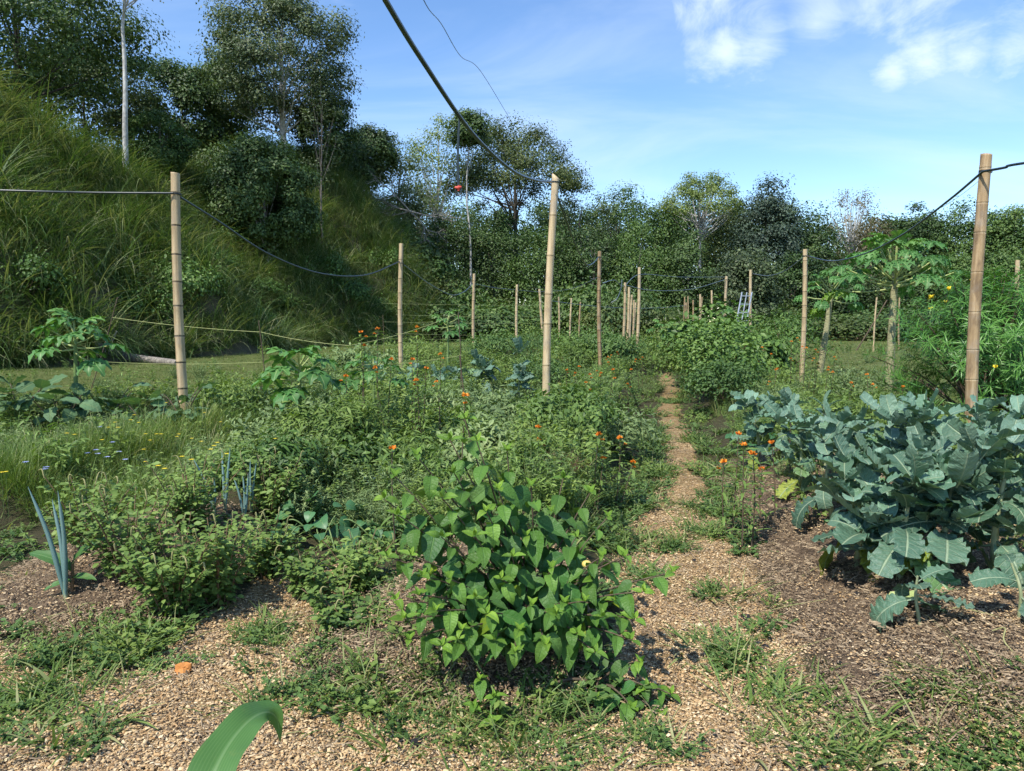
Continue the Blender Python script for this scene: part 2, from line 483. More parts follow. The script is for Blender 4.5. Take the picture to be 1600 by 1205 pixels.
M['brick'] = plain_mat('orange_clay', [(.45, .17, .04), (.62, .28, .08)], .8, 18, bump=.4)
M['chip'] = plain_mat('wood_chip', [(.10, .056, .025), (.32, .19, .085), (.49, .32, .155), (.60, .44, .24), (.70, .56, .36)], .85, 2.2, tint=True, bump=.1, rnd=.35)
M['crumb'] = plain_mat('soil_crumb', [(.022, .015, .010), (.10, .068, .042), (.235, .17, .105), (.43, .33, .21)], .9, 5, tint=True, bump=.3, rnd=.2)
M['char'] = plain_mat('charcoal', [(.012, .011, .012), (.04, .038, .038)], .7, 20, bump=.5)
M['alu'] = plain_mat('dull_aluminium', [(.42, .44, .46), (.62, .64, .66)], .42, 10, metallic=.75, bump=0)
M['rock'] = plain_mat('bare_bank', [(.16, .13, .10), (.30, .25, .20), (.42, .37, .31)], .9, 5, bump=.7)
M['deadwood'] = plain_mat('dead_wood', [(.12, .105, .09), (.26, .235, .20), (.42, .385, .335)], .8, 14, stretch=(1, 1, .3), bump=.4)
M['bark'] = plain_mat('grey_bark', [(.07, .06, .05), (.16, .14, .12), (.26, .24, .21)], .9, 6, stretch=(1, 1, .4), bump=.6)
M['bark_pale'] = plain_mat('pale_bark', [(.22, .21, .19), (.42, .41, .38), (.60, .59, .55)], .85, 5, stretch=(1, 1, .6), bump=.4)
M['bark_dark'] = plain_mat('dark_bark', [(.03, .027, .022), (.08, .07, .055)], .9, 6, stretch=(1, 1, .4), bump=.6)


def crown_mat(name, a, b, c, trans=.2):
    return leaf_mat(name, [a, b, c], .5, trans, .35, varscale=.35)


M['t_dark'] = crown_mat('dark_foliage', (.032, .060, .018), (.066, .118, .031), (.122, .185, .052))
M['t_mid'] = crown_mat('mid_foliage', (.044, .088, .02), (.088, .155, .035), (.155, .23, .058))
M['t_olive'] = crown_mat('olive_foliage', (.046, .066, .019), (.088, .122, .032), (.155, .19, .055))
M['t_grey'] = crown_mat('grey_green_foliage', (.05, .074, .030), (.096, .134, .055), (.168, .21, .092))
M['t_pale'] = crown_mat('pale_foliage', (.09, .14, .03), (.17, .23, .055), (.28, .33, .10), .3)
M['t_bright'] = crown_mat('bright_foliage', (.048, .10, .02), (.10, .185, .036), (.175, .275, .06))
M['t_blue'] = crown_mat('blue_dark_foliage', (.034, .058, .038), (.070, .108, .068), (.125, .175, .11))
M['t_brown'] = crown_mat('brownish_foliage', (.075, .07, .03), (.14, .12, .055), (.21, .185, .095))

# ------------------------------------------------------------------ terrain
TH = R(10.6)
CT, ST = math.cos(TH), math.sin(TH)


def uv(x, y):
    return x * CT - y * ST, x * ST + y * CT


def xy(u, v):
    return u * CT + v * ST, -u * ST + v * CT


def wob(x, y, s):
    return (np.sin(x * 1.7 * s + 1.3) * np.cos(y * 1.3 * s + .4) + np.sin((x * .8 + y * 1.1) * 2.3 * s + 2.1) * .6
            + np.sin((x * 1.9 - y * .7) * 3.7 * s + .7) * .35) / 1.95


def sstep(t):
    t = np.clip(t, 0, 1); return t * t * (3 - 2 * t)


BEDS = ((-7.35, 5.0), (-5.15, 3.6), (-2.95, 2.75), (-0.78, 2.45), (1.62, 2.3))     # u of the bed's crest, v where it starts


def bed_h(x, y):
    u, v = uv(x, y)
    h = np.zeros_like(u)
    for bu, bv in BEDS:
        wd = 0.72 + 0.12 * np.sin(v * 1.1 + bu) if bu != 1.62 else 1.05 + 0.08 * np.sin(v)
        prof = sstep(1 - np.abs(u - bu) / wd)
        ends = sstep((v - bv) / 0.9) * sstep((45 - v) / 6)
        h = np.maximum(h, (0.25 if bu == 1.62 else 0.28) * prof * ends)
    return h


def flat_h(x, y):
    x = np.asarray(x, float); y = np.asarray(y, float)
    return bed_h(x, y) + 0.012 * wob(x, y, 3.1) + 0.008 * wob(x, y, 8.0) + 0.05 * wob(x, y, .25) * sstep((np.hypot(x, y) - 8) / 20)


HX, HY = -17.0, 24.0
HD = np.array([.272, .962]); HN = np.array([-.962, .272])


def hill_h(x, y):
    x = np.asarray(x, float); y = np.asarray(y, float)
    off = (x - HX) * HN[0] + (y - HY) * HN[1]
    al = (x - HX) * HD[0] + (y - HY) * HD[1]
    off = off + 1.2 * np.sin(al * .21) + .6 * np.sin(al * .53 + 1)
    Hm = (11.9 - 1.5 * np.exp(-((al - 18) / 8.0) ** 2) + 3.1 * sstep((al - 26) / 14)) * sstep((67 - al) / 23.0)
    h = Hm * (0.78 * sstep(off / 13.5) + 0.22 * sstep(off / 4.0)) + 0.06 * np.clip(off - 13, 0, 60) * (Hm / 15)
    m = sstep(off / 3) * sstep(Hm / 3)
    return h + m * (0.9 * wob(x, y, .28) + 0.4 * wob(x, y, .8)) - 0.35 * sstep(-off / 1.5) - 0.02


def T(x, y):
    return np.maximum(flat_h(x, y), hill_h(x, y))


def G(px, py):
    """where the ray through a photo pixel meets the terrain"""
    d = ray(px, py)
    s = np.geomspace(1.0, 140, 2500)
    P = CAM[None] + d[None] * s[:, None]
    below = P[:, 2] < T(P[:, 0], P[:, 1])
    i = int(np.argmax(below)) if below.any() else len(s) - 1
    return P[i]


def at(px, Y, lift=0.0):
    """ground point under photo column px at depth Y"""
    x = (px - 800) / F * (Y * math.cos(PITCH) + 1.2 * math.sin(PITCH))
    return np.array([x, Y, float(T(x, Y)) + lift])


# ground: one polar sheet out to the horizon
rad = np.concatenate([np.linspace(0.3, 1.2, 6), np.geomspace(1.3, 16, 230), np.geomspace(16.3, 130, 110), np.geomspace(135, 2500, 20)])
ang = np.concatenate([np.linspace(-180, -62, 30)[:-1], np.linspace(-62, 62, 270), np.linspace(62, 180, 30)[1:]])
A_, R_ = np.meshgrid(np.radians(ang), rad, indexing='ij')
GX, GY = np.sin(A_) * R_, np.cos(A_) * R_
GZ = flat_h(GX, GY)
GZ = np.where(R_ > 200, -0.2, GZ)
na, nr = GX.shape
ii, jj = np.meshgrid(np.arange(na - 1), np.arange(nr - 1), indexing='ij')
q = np.stack([ii * nr + jj, ii * nr + jj + 1, (ii + 1) * nr + jj + 1, (ii + 1) * nr + jj], -1).reshape(-1, 4)[:, ::-1]
mb = MB(); mb.add(np.stack([GX, GY, GZ], -1).reshape(-1, 3), q)
mb.add([[0, 0, 0]] + [[GX[i, 0], GY[i, 0], GZ[i, 0]] for i in range(na)], [[0, i + 1, i + 2] for i in range(na - 1)][::-1])


def zone_masks(x, y):
    """how much bare chip path, bare soil and lawn there is at a spot (0..1)"""
    u, v = uv(x, y)
    wv = 0.10 * wob(x, y, 2.2) + 0.05 * wob(x, y, 6)
    pc = 0.30 + 0.02 * np.clip(v - 4, 0, 20) + .05 * np.sin(v * .9)
    pw = 0.50 - 0.24 * sstep((v - 4.6) / 2.2)
    path = sstep((pw + wv - np.abs(u - pc)) / 0.16) * sstep((24 - v) / 4)
    lp = sstep((0.40 + wv - np.abs(u + 1.88)) / 0.16) * sstep((4.3 - v) / .6)
    front = sstep((2.72 + wv * 1.6 - v) / 0.22)
    chip = np.maximum(np.maximum(path, lp), front)
    soil = np.zeros_like(u)
    soil = np.maximum(soil, sstep((1.18 + wv - np.abs(u - 1.82)) / .2) * sstep((v - 2.5) / .3) * sstep((8.5 - v) / 2))
    soil = np.maximum(soil, sstep((0.62 + wv - np.abs(u + .78)) / .2) * sstep((v - 2.4) / .3) * sstep((4.4 - v) / 1))
    soil = np.maximum(soil, sstep((0.75 + wv - np.abs(u + 3.0)) / .2) * sstep((v - 2.7) / .3) * sstep((4.6 - v) / .6))
    soil = np.maximum(soil, .8 * sstep((0.5 + wv - np.abs(u - 6.7 - .05 * v)) / .3) * sstep((v - 11) / 2) * sstep((21 - v) / 3))
    soil = np.maximum(soil, .7 * sstep((0.5 + wv - np.abs(u + 6.6)) / .3) * sstep((v - 6) / 1) * sstep((12 - v) / 3))
    lawn = np.maximum(sstep((-7.6 - u + wv) / .8), sstep((u - 4.2 + wv) / .8)) * sstep((v - 4) / 2)
    lawn = np.maximum(lawn, sstep((v - 46) / 5))
    return chip * (1 - soil * .9), soil * (1 - front), lawn * (1 - soil)


gm, nt, out = new_mat('garden_ground')
ac = N(nt, 'ShaderNodeAttribute', attribute_name='chip'); as_ = N(nt, 'ShaderNodeAttribute', attribute_name='soil'); al_ = N(nt, 'ShaderNodeAttribute', attribute_name='lawn')
geo = N(nt, 'ShaderNodeNewGeometry'); POS = geo.outputs['Position']
n1 = noise(nt, POS, 38, 5, .65); n2 = noise(nt, POS, 7, 4); n3 = noise(nt, POS, 1.1, 4); n4 = noise(nt, POS, 140, 3)
vo = N(nt, 'ShaderNodeTexVoronoi'); vo.inputs['Scale'].default_value = 75; vo.feature = 'F1'
wp = N(nt, 'ShaderNodeVectorMath', operation='ADD'); nt.links.new(POS, wp.inputs[0])
nc = N(nt, 'ShaderNodeTexNoise'); nc.inputs['Scale'].default_value = 25; nt.links.new(POS, nc.inputs['Vector'])
sc_ = N(nt, 'ShaderNodeVectorMath', operation='SCALE'); nt.links.new(nc.outputs['Color'], sc_.inputs[0]); sc_.inputs['Scale'].default_value = .03
nt.links.new(sc_.outputs[0], wp.inputs[1]); nt.links.new(wp.outputs[0], vo.inputs['Vector'])
vsep = N(nt, 'ShaderNodeSeparateColor'); nt.links.new(vo.outputs['Color'], vsep.inputs[0])
chipc = ramp(nt, math_node(nt, 'ADD', math_node(nt, 'MULTIPLY', vsep.outputs[0], .62), math_node(nt, 'MULTIPLY', n2, .4), clamp=True),
             [(.08, .048, .022), (.24, .155, .07), (.39, .27, .13), (.52, .385, .21)])
soilf = math_node(nt, 'ADD', math_node(nt, 'MULTIPLY', vsep.outputs[1], .45), math_node(nt, 'MULTIPLY', n2, .5), clamp=True)
soilc = ramp(nt, soilf, [(.024, .017, .011), (.105, .073, .047), (.21, .15, .097), (.36, .27, .175)])
lawnc = ramp(nt, math_node(nt, 'ADD', math_node(nt, 'MULTIPLY', n1, .5), math_node(nt, 'MULTIPLY', n3, .6), clamp=True),
             [(.05, .06, .02), (.095, .12, .032), (.14, .16, .05), (.24, .19, .10)])
weedc = ramp(nt, math_node(nt, 'ADD', math_node(nt, 'MULTIPLY', n1, .6), math_node(nt, 'MULTIPLY', n2, .45), clamp=True),
             [(.018, .022, .010), (.04, .045, .02), (.09, .075, .04), (.17, .12, .07)])


def soften(a):      # break the edge of a zone up with noise
    return smooth(nt, math_node(nt, 'ADD', a, math_node(nt, 'MULTIPLY', math_node(nt, 'SUBTRACT', n1, .5), .9)), .35, .65)


c = mix_col(nt, soften(al_.outputs['Fac']), weedc, lawnc)
c = mix_col(nt, soften(as_.outputs['Fac']), c, soilc)
c = mix_col(nt, soften(ac.outputs['Fac']), c, chipc)
pb = N(nt, 'ShaderNodeBsdfPrincipled'); nt.links.new(c, pb.inputs['Base Color'])
pb.inputs['Roughness'].default_value = .9; pb.inputs['Specular IOR Level'].default_value = .15
bp = N(nt, 'ShaderNodeBump'); bp.inputs['Strength'].default_value = .8; bp.inputs['Distance'].default_value = .02
nt.links.new(math_node(nt, 'ADD', math_node(nt, 'ADD', n1, vsep.outputs[2]), n4), bp.inputs['Height']); nt.links.new(bp.outputs[0], pb.inputs['Normal'])
nt.links.new(pb.outputs[0], out.inputs[0])
ground = mb.build('ground', gm)
tag(ground, 'flat garden ground with raised beds, wood chip paths and lawn', 'ground', kind='structure')
gv = np.zeros(len(ground.data.vertices) * 3, np.float32); ground.data.vertices.foreach_get('co', gv); gv = gv.reshape(-1, 3)
for nm, arr in zip(('chip', 'soil', 'lawn'), zone_masks(gv[:, 0], gv[:, 1])):
    a_ = ground.data.attributes.new(nm, 'FLOAT', 'POINT'); a_.data.foreach_set('value', arr.astype(np.float32))

# hill
al = np.linspace(-45, 76, 190); of = np.concatenate([np.linspace(-2.5, 22, 80), np.linspace(23, 70, 16)])
AL, OF = np.meshgrid(al, of, indexing='ij')
HXg = HX + HD[0] * AL + HN[0] * OF; HYg = HY + HD[1] * AL + HN[1] * OF
HZg = hill_h(HXg, HYg)
na, nr = AL.shape
ii, jj = np.meshgrid(np.arange(na - 1), np.arange(nr - 1), indexing='ij')
q = np.stack([ii * nr + jj, ii * nr + jj + 1, (ii + 1) * nr + jj + 1, (ii + 1) * nr + jj], -1).reshape(-1, 4)[:, ::-1]
mb = MB(); mb.add(np.stack([HXg, HYg, HZg], -1).reshape(-1, 3), q)
hm, nt, out = new_mat('hill_soil')
geo = N(nt, 'ShaderNodeNewGeometry')
c = ramp(nt, math_node(nt, 'ADD', math_node(nt, 'MULTIPLY', noise(nt, geo.outputs['Position'], 3, 6, .65), .6), math_node(nt, 'MULTIPLY', noise(nt, geo.outputs['Position'], .35, 3), .5)),
         [(.02, .022, .010), (.05, .05, .022), (.10, .085, .045), (.20, .165, .11)])
sp = N(nt, 'ShaderNodeSeparateXYZ'); nt.links.new(geo.outputs['Normal'], sp.inputs[0])
pb = N(nt, 'ShaderNodeBsdfPrincipled'); nt.links.new(c, pb.inputs['Base Color']); pb.inputs['Roughness'].default_value = .95
nt.links.new(pb.outputs[0], out.inputs[0])
hill = mb.build('hill', hm)
tag(hill, 'steep grassy hillside rising on the left', 'hill', kind='structure')


# ------------------------------------------------------------------ scatter (uncountable stuff only)
def src(name, mb_, mats):
    return bpy.data.objects.new(name, mb_.mesh(name, mats))


def scatter(name, label, cat, sources, P, rz, scl, tilt=0.12, idx=None):
    K = len(P)
    me = bpy.data.meshes.new(name)
    me.vertices.add(K); me.vertices.foreach_set('co', np.asarray(P, np.float32).ravel())
    rot = np.stack([rng.normal(0, tilt, K), rng.normal(0, tilt, K), rz], -1)
    a = me.attributes.new('rot', 'FLOAT_VECTOR', 'POINT'); a.data.foreach_set('vector', rot.astype(np.float32).ravel())
    scl = np.asarray(scl, float)
    if scl.ndim == 1: scl = np.repeat(scl[:, None], 3, 1)
    a = me.attributes.new('scl', 'FLOAT_VECTOR', 'POINT'); a.data.foreach_set('vector', scl.astype(np.float32).ravel())
    if idx is None: idx = rng.integers(0, len(sources), K)
    a = me.attributes.new('idx', 'INT', 'POINT'); a.data.foreach_set('value', np.asarray(idx, np.int32))
    o = bpy.data.objects.new(name, me); COL.objects.link(o)
    g = bpy.data.node_groups.new(name + '_scatter', 'GeometryNodeTree')
    g.interface.new_socket('Geometry', in_out='INPUT', socket_type='NodeSocketGeometry')
    g.interface.new_socket('Geometry', in_out='OUTPUT', socket_type='NodeSocketGeometry')
    gi = g.nodes.new('NodeGroupInput'); go = g.nodes.new('NodeGroupOutput')
    iop = g.nodes.new('GeometryNodeInstanceOnPoints'); jn = g.nodes.new('GeometryNodeJoinGeometry')
    for s in reversed(sources):
        inf = g.nodes.new('GeometryNodeObjectInfo'); inf.inputs['Object'].default_value = s; inf.transform_space = 'ORIGINAL'
        g2i = g.nodes.new('GeometryNodeGeometryToInstance')
        g.links.new(inf.outputs['Geometry'], g2i.inputs[0]); g.links.new(g2i.outputs[0], jn.inputs[0])
    g.links.new(gi.outputs[0], iop.inputs['Points']); g.links.new(jn.outputs[0], iop.inputs['Instance'])
    iop.inputs['Pick Instance'].default_value = True

    def na_(nm, dt):
        n = g.nodes.new('GeometryNodeInputNamedAttribute'); n.data_type = dt; n.inputs[0].default_value = nm
        return n.outputs[0]
    e2r = g.nodes.new('FunctionNodeEulerToRotation'); g.links.new(na_('rot', 'FLOAT_VECTOR'), e2r.inputs[0])
    g.links.new(e2r.outputs[0], iop.inputs['Rotation']); g.links.new(na_('scl', 'FLOAT_VECTOR'), iop.inputs['Scale'])
    g.links.new(na_('idx', 'INT'), iop.inputs['Instance Index'])
    g.links.new(iop.outputs[0], go.inputs[0])
    md = o.modifiers.new('scatter', 'NODES'); md.node_group = g
    for s in sources:
        for mm in s.data.materials:
            if mm.name not in [k.name for k in me.materials if k]: me.materials.append(mm)
    return tag(o, label, cat, kind='stuff')


def tuft(n, L, w, spread, bend, mat, lean=(.25, .9), segs=4, dry=.12):
    mb_ = MB()
    a = rng.uniform(0, 2 * math.pi, n); r = spread * np.sqrt(rng.uniform(0, 1, n))
    base = np.stack([np.cos(a) * r, np.sin(a) * r, np.full(n, -.02)], -1)
    a2 = a + rng.normal(0, .7, n); el = rng.uniform(lean[0], lean[1], n) * math.pi / 2
    d = np.stack([np.cos(a2) * np.cos(el), np.sin(a2) * np.cos(el), np.sin(el)], -1)
    t = np.clip(rng.normal(.45, .2, n), 0, .85); t[rng.uniform(0, 1, n) < dry] = 1
    blade(mb_, base, d, L * rng.uniform(.5, 1.1, n), w * rng.uniform(.6, 1.2, n), bend * rng.uniform(.4, 1.3, n), segs, t)
    return src('tuft', mb_, mat)


def leafy(nst, h, spread, tm, lsize, per, mat, stem=M['stem_green'], droop=.2, top=.2, flat=.3):
    """small multi-stemmed weed"""
    mb_ = MB()
    for k in range(nst):
        a = rng.uniform(0, 2 * math.pi); r = spread * math.sqrt(rng.uniform(.05, 1)); hh = h * rng.uniform(.55, 1.1)
        b = np.array([math.cos(a) * r * .25, math.sin(a) * r * .25, -.02]); e = np.array([math.cos(a) * r, math.sin(a) * r, hh])
        p = bez(b, b * .6 + e * .4 + np.array([0, 0, hh * .25]), e, 6)
        tube(mb_, p, np.linspace(.004, .0018, 6) * max(1, h * 1.5), 3, .5, 1, cap=False)
        ts = rng.uniform(top, 1.0, per); P = np.stack([np.interp(ts, np.linspace(0, 1, 6), p[:, i]) for i in range(3)], -1)
        az = rng.uniform(0, 2 * math.pi, per)
        d = np.stack([np.cos(az), np.sin(az), rng.normal(.25, .3, per) - droop], -1)
        upn = np.array([0, 0, 1.0]) + rng.normal(0, flat, (per, 3))
        mb_.place(tm, frames(d, upn), P, lsize * rng.uniform(.5, 1.15, per), np.clip(rng.normal(.35, .2, per) + .3 * ts, 0, 1))
    return src('weed', mb_, [mat, stem])


def pebbles(n, size, spread, mat, flat=.25, elong=2.0, tm_=.5):
    """patch of chips or crumbs lying on the ground"""
    mb_ = MB()
    v = np.array([[-1, -.5, 0], [1, -.42, 0], [.9, .5, 0], [-.85, .45, 0], [-.8, -.4, 1], [.85, -.3, 1], [.7, .35, 1], [-.7, .4, 1]], float) * np.array([.5, .5, 1])
    f = np.array([[4, 5, 6, 7], [0, 1, 5, 4], [1, 2, 6, 5], [2, 3, 7, 6], [3, 0, 4, 7]])
    P = np.stack([rng.uniform(-spread, spread, n), rng.uniform(-spread, spread, n), rng.uniform(-.004, .008, n)], -1)
    az = rng.uniform(0, 2 * math.pi, n)
    d = np.stack([np.cos(az), np.sin(az), rng.normal(0, .22, n)], -1)
    s = size * np.clip(rng.lognormal(0, .5, n), .3, 2.2); S = np.stack([s * rng.uniform(.5, 1, n), s * elong * rng.uniform(.5, 1.2, n), s * flat * rng.uniform(.5, 1.5, n)], -1)
    mb_.place((v, f, np.zeros(8), np.zeros(8)), frames(d, np.array([0, 0, 1.0]) + rng.normal(0, .25, (n, 3))), P, S, np.clip(rng.normal(tm_, .3, n), 0, 1))
    return src('bits', mb_, mat)


def screen_pts(n, y0, y1, px0=-200, px1=1800):
    Y = np.exp(rng.uniform(math.log(y0), math.log(y1), n)); px = rng.uniform(px0, px1, n)
    return (px - 800) / F * Y, Y


OVL = leaf(1, .5, (.5, .9), 2, 2, .3, .5)
LAN = leaf(1, .22, (.5, .8), 3, 2, .3, .7)
ROUND = leaf(1, .8, (.4, .5), 2, 2, .2, .3)

weedA = [leafy(9, .42, .28, OVL, .075, 14, M['weed']) for _ in range(3)]
weedA += [leafy(10, .36, .26, OVL, .06, 16, M['weed_dark']), leafy(12, .40, .26, SPEAR, .07, 18, M['amaranth'])]
weedC = [leafy(34, .42, .34, SPEAR, .055, 26, M['silver'], top=.15) for _ in range(2)]
weedD = [leafy(7, .6, .24, LAN, .11, 16, M['milkweed']) for _ in range(3)]
weedE = [leafy(16, .07, .20, ROUND, .028, 12, M['weed_dark'], droop=0, top=.1) for _ in range(2)] + [leafy(14, .10, .20, OVL, .035, 12, M['weed'], droop=0, top=.1)]
tallg = [tuft(70, .55, .007, .16, 1.3, M['grass'], (.45, 1)) for _ in range(3)]
fineg = [tuft(90, .42, .005, .2, 1.0, M['grass'], (.3, 1), dry=.06) for _ in range(3)]
crab = [tuft(15, .16, .011, .08, 1.0, M['grass'], (.05, .65), 4, .08) for _ in range(2)] + [tuft(12, .21, .005, .06, 1.2, M['grass'], (.2, .9), 5, .25)]
lawnt = [tuft(46, .085, .008, .26, .7, M['lawn'], (.2, .9), 3, .15) for _ in range(3)]
hillt = [tuft(60, 2.5, .034, .32, 2.1, M['hill_grass'], (.55, 1), 7, .14) for _ in range(3)] + [tuft(60, 1.25, .024, .35, 1.7, M['hill_grass'], (.35, 1), 5, .3)]

# hill grass
al = rng.uniform(-22, 68, 15000); of = rng.uniform(-.4, 23, 15000)
hx = HX + HD[0] * al + HN[0] * of; hy = HY + HD[1] * al + HN[1] * of
hz = hill_h(hx, hy)
BANK = G(175, 512)
dens = .75 + .25 * wob(hx, hy, .35)
keep = (hz > -.05) & (rng.uniform(0, 1, 15000) < np.clip(dens + .25, .15, 1)) & (np.hypot(hx - BANK[0], (hy - BANK[1]) * .7) > .9)
hx, hy, hz = hx[keep], hy[keep], hz[keep]
hs_ = rng.uniform(.4, 1.35, len(hx)) ** 1.2 * (1 + .25 * wob(hx, hy, .5))
scatter('hill_grass', 'long arching grass covering the hillside', 'grass', hillt, np.stack([hx, hy, hz - .05], -1), rng.uniform(0, 6.28, len(hx)), hs_, .18,
        np.where(wob(hx, hy, .25) + rng.normal(0, .5, len(hx)) > .2, 3, rng.integers(0, 3, len(hx))))

# lawn
x, y = screen_pts(22000, 8, 70, -250, 1850)
ch, so, la = zone_masks(x, y)
k = (la > .35) & (hill_h(x, y) < .15) & (rng.uniform(0, 1, len(x)) < np.clip(.9 - so - .4 * (wob(x, y, .4) > .55), .1, 1))
x, y = x[k], y[k]
scatter('lawn_grass', 'short mown grass of the lawns beside the garden', 'grass', lawnt, np.stack([x, y, flat_h(x, y)], -1), rng.uniform(0, 6.28, len(x)),
        rng.uniform(.7, 1.3, len(x)) * (1 + np.clip(y - 20, 0, 40) / 50), .1)

# weeds between and on the beds
x, y = screen_pts(18500, 2.55, 52, -500, 2200)
u, v = uv(x, y)
ch, so, la = zone_masks(x, y)
w1 = wob(x, y, .55); w2 = wob(x + 7, y - 3, 1.3); rr = rng.uniform(0, 1, len(x))
grassy = (u > -6.2) & (u < -3.45) & (v > 3.9) & (v < 8.2)
near = v < 4.6
mask = (la < .5) | (rr < .05)
mask &= (rr > ch * .975)
mask &= ~((so > .3) & (rng.uniform(0, 1, len(x)) < np.where(u > .5, .985, .80)))
mask &= ~(near & (u > .75) & (rng.uniform(0, 1, len(x)) < .95))
mask &= ~((np.hypot(x - .06, y - 3.0) < .30))
mask &= ~(near & (rng.uniform(0, 1, len(x)) < .80))
sp_ = np.full(len(x), 0)
sp_[(w1 + rng.normal(0, .35, len(x))) > .25] = 1
sp_[(w2 + rng.normal(0, .3, len(x))) > .42] = 2
sp_[(w1 - w2 + rng.normal(0, .3, len(x))) < -.85] = 3
sp_[rng.uniform(0, 1, len(x)) < .12] = 4
sp_[grassy & (rng.uniform(0, 1, len(x)) < .9)] = 5
lowz = near | (ch > .12) | (np.abs(u - .35) < .75) & (v < 14)
sp_[lowz] = np.where(rng.uniform(0, 1, lowz.sum()) < .55, 3, 6)
sp_[near & (u > .7)] = 6
groups = {0: ('leafy_weeds', 'low leafy green weeds filling the garden beds', 'weeds', weedA, (.5, 1.05)),
          1: ('feathery_weeds', 'silvery green feathery weeds in soft mounds across the beds', 'weeds', weedC, (.45, .95)),
          2: ('slender_weeds', 'upright narrow leaved weeds between the beds', 'weeds', weedD, (.45, .95)),
          3: ('creeping_weeds', 'creeping small leaved ground cover along bed edges', 'ground cover', weedE, (.6, 1.4)),
          4: ('wild_grass', 'tufts of wild grass scattered among the weeds', 'grass', tallg, (.5, 1.0)),
          5: ('meadow_grass', 'dense fine grass with yellow flowers on the left bed', 'grass', fineg + tallg[:1], (.65, 1.15)),
          6: ('crabgrass', 'low spreading crabgrass along the path edges', 'grass', crab, (.6, 1.4))}
for gi_, (nm, lb, ct, ss, sr) in groups.items():
    k = mask & (sp_ == gi_)
    xx, yy = x[k], y[k]
    sc1 = rng.uniform(*sr, len(xx)) * (1 + np.clip(yy - 14, 0, 40) / 40)
    if gi_ in (0, 1, 2):      # low beside the paths, never hiding the near posts
        sc1 *= np.where(np.abs(u[k] - .5) < 1.0, .75, 1.0) * np.where(yy < 5.5, .8, 1)
    scatter(nm, lb, ct, ss, np.stack([xx, yy, T(xx, yy)], -1), rng.uniform(0, 6.28, len(xx)), sc1, .1)

# extra crabgrass in the front corners
cl = [(1270, 1150, .26), (1230, 1100, .14), (1400, 1190, .2), (1540, 1185, .2), (1170, 1040, .16), (1130, 1010, .12), (600, 1090, .28), (680, 1130, .25), (760, 1150, .25), (880, 1170, .2),
      (90, 1080, .3), (150, 1020, .28), (40, 1110, .25), (200, 985, .2), (400, 1010, .14), (1110, 800, .25), (1130, 770, .25), (980, 850, .25), (1000, 790, .3), (420, 985, .15), (860, 1120, .22), (540, 1060, .22), (1150, 740, .3), (1085, 690, .22), (1025, 740, .22), (1050, 628, .4), (1100, 835, .18), (1055, 860, .12), (1005, 905, .1), (1120, 930, .08), (150, 1150, .1), (420, 1100, .1), (1040, 1160, .1), (1450, 1080, .08), (1560, 1090, .1)]
px_, py_ = [], []
for (a, b, s) in cl:
    c0 = G(a, b); m_ = int(36 * s / .25)
    q_ = rng.normal(0, s * .55, (m_, 2)); px_.append(c0[0] + q_[:, 0]); py_.append(c0[1] + q_[:, 1])
x, y = np.concatenate(px_), np.concatenate(py_)
k = np.hypot(x, y) > 2.1
x, y = x[k], y[k]
fi = np.where(rng.uniform(0, 1, len(x)) < .66, rng.integers(0, 3, len(x)), rng.integers(3, 6, len(x)))
scatter('front_grass', 'patches of low grass and creeping weeds in the foreground', 'grass', crab + weedE, np.stack([x, y, T(x, y)], -1), rng.uniform(0, 6.28, len(x)), np.where(fi < 3, rng.uniform(.4, 1.5, len(x)), rng.uniform(.3, .8, len(x))), .18, fi)

# wood chips and soil crumbs
chips = [pebbles(62, .0085, .12, M['chip'], .09, 1.9), pebbles(80, .0062, .12, M['chip'], .10, 2.8), pebbles(90, .0045, .12, M['chip'], .14, 4.2), pebbles(70, .0075, .12, M['chip'], .09, 2.2)]
crumbs = [pebbles(60, .0058, .12, M['crumb'], .45, 1.6), pebbles(60, .0042, .12, M['crumb'], .4, 3.5), pebbles(50, .0032, .12, M['crumb'], .5, 11.0, .68)]
x, y = screen_pts(23000, 1.9, 11, -500, 2250)
ch, so, la = zone_masks(x, y)
k = (ch > .45)
scatter('wood_chips', 'pale wood chips strewn over the garden paths', 'wood chips', chips + crumbs[1:], np.stack([x[k], y[k], T(x[k], y[k]) + .002], -1), rng.uniform(0, 6.28, k.sum()), rng.uniform(.7, 1.2, k.sum()), .05)
k2 = (so > .4) & ~k
ks = rng.uniform(0, 1, k2.sum())
allb = crumbs + chips[:1]
ix = np.where(ks < .18, 0, np.where(ks < .40, 1, np.where(ks < .82, 2, 3)))
scatter('soil_crumbs', 'dark crumbly soil and mulch on the bare beds', 'soil', allb, np.stack([x[k2], y[k2], T(x[k2], y[k2]) + .002], -1), rng.uniform(0, 6.28, k2.sum()), rng.uniform(.7, 1.3, k2.sum()), .05, ix)
ORD = ('first second third fourth fifth sixth seventh eighth ninth tenth eleventh twelfth thirteenth fourteenth fifteenth sixteenth seventeenth eighteenth nineteenth twentieth '
       + ' '.join('twenty-' + w for w in 'first second third fourth fifth sixth seventh eighth ninth'.split()) + ' thirtieth '
       + ' '.join('thirty-' + w for w in 'first second third fourth fifth sixth seventh eighth ninth'.split())).split()

TREE_H = {}


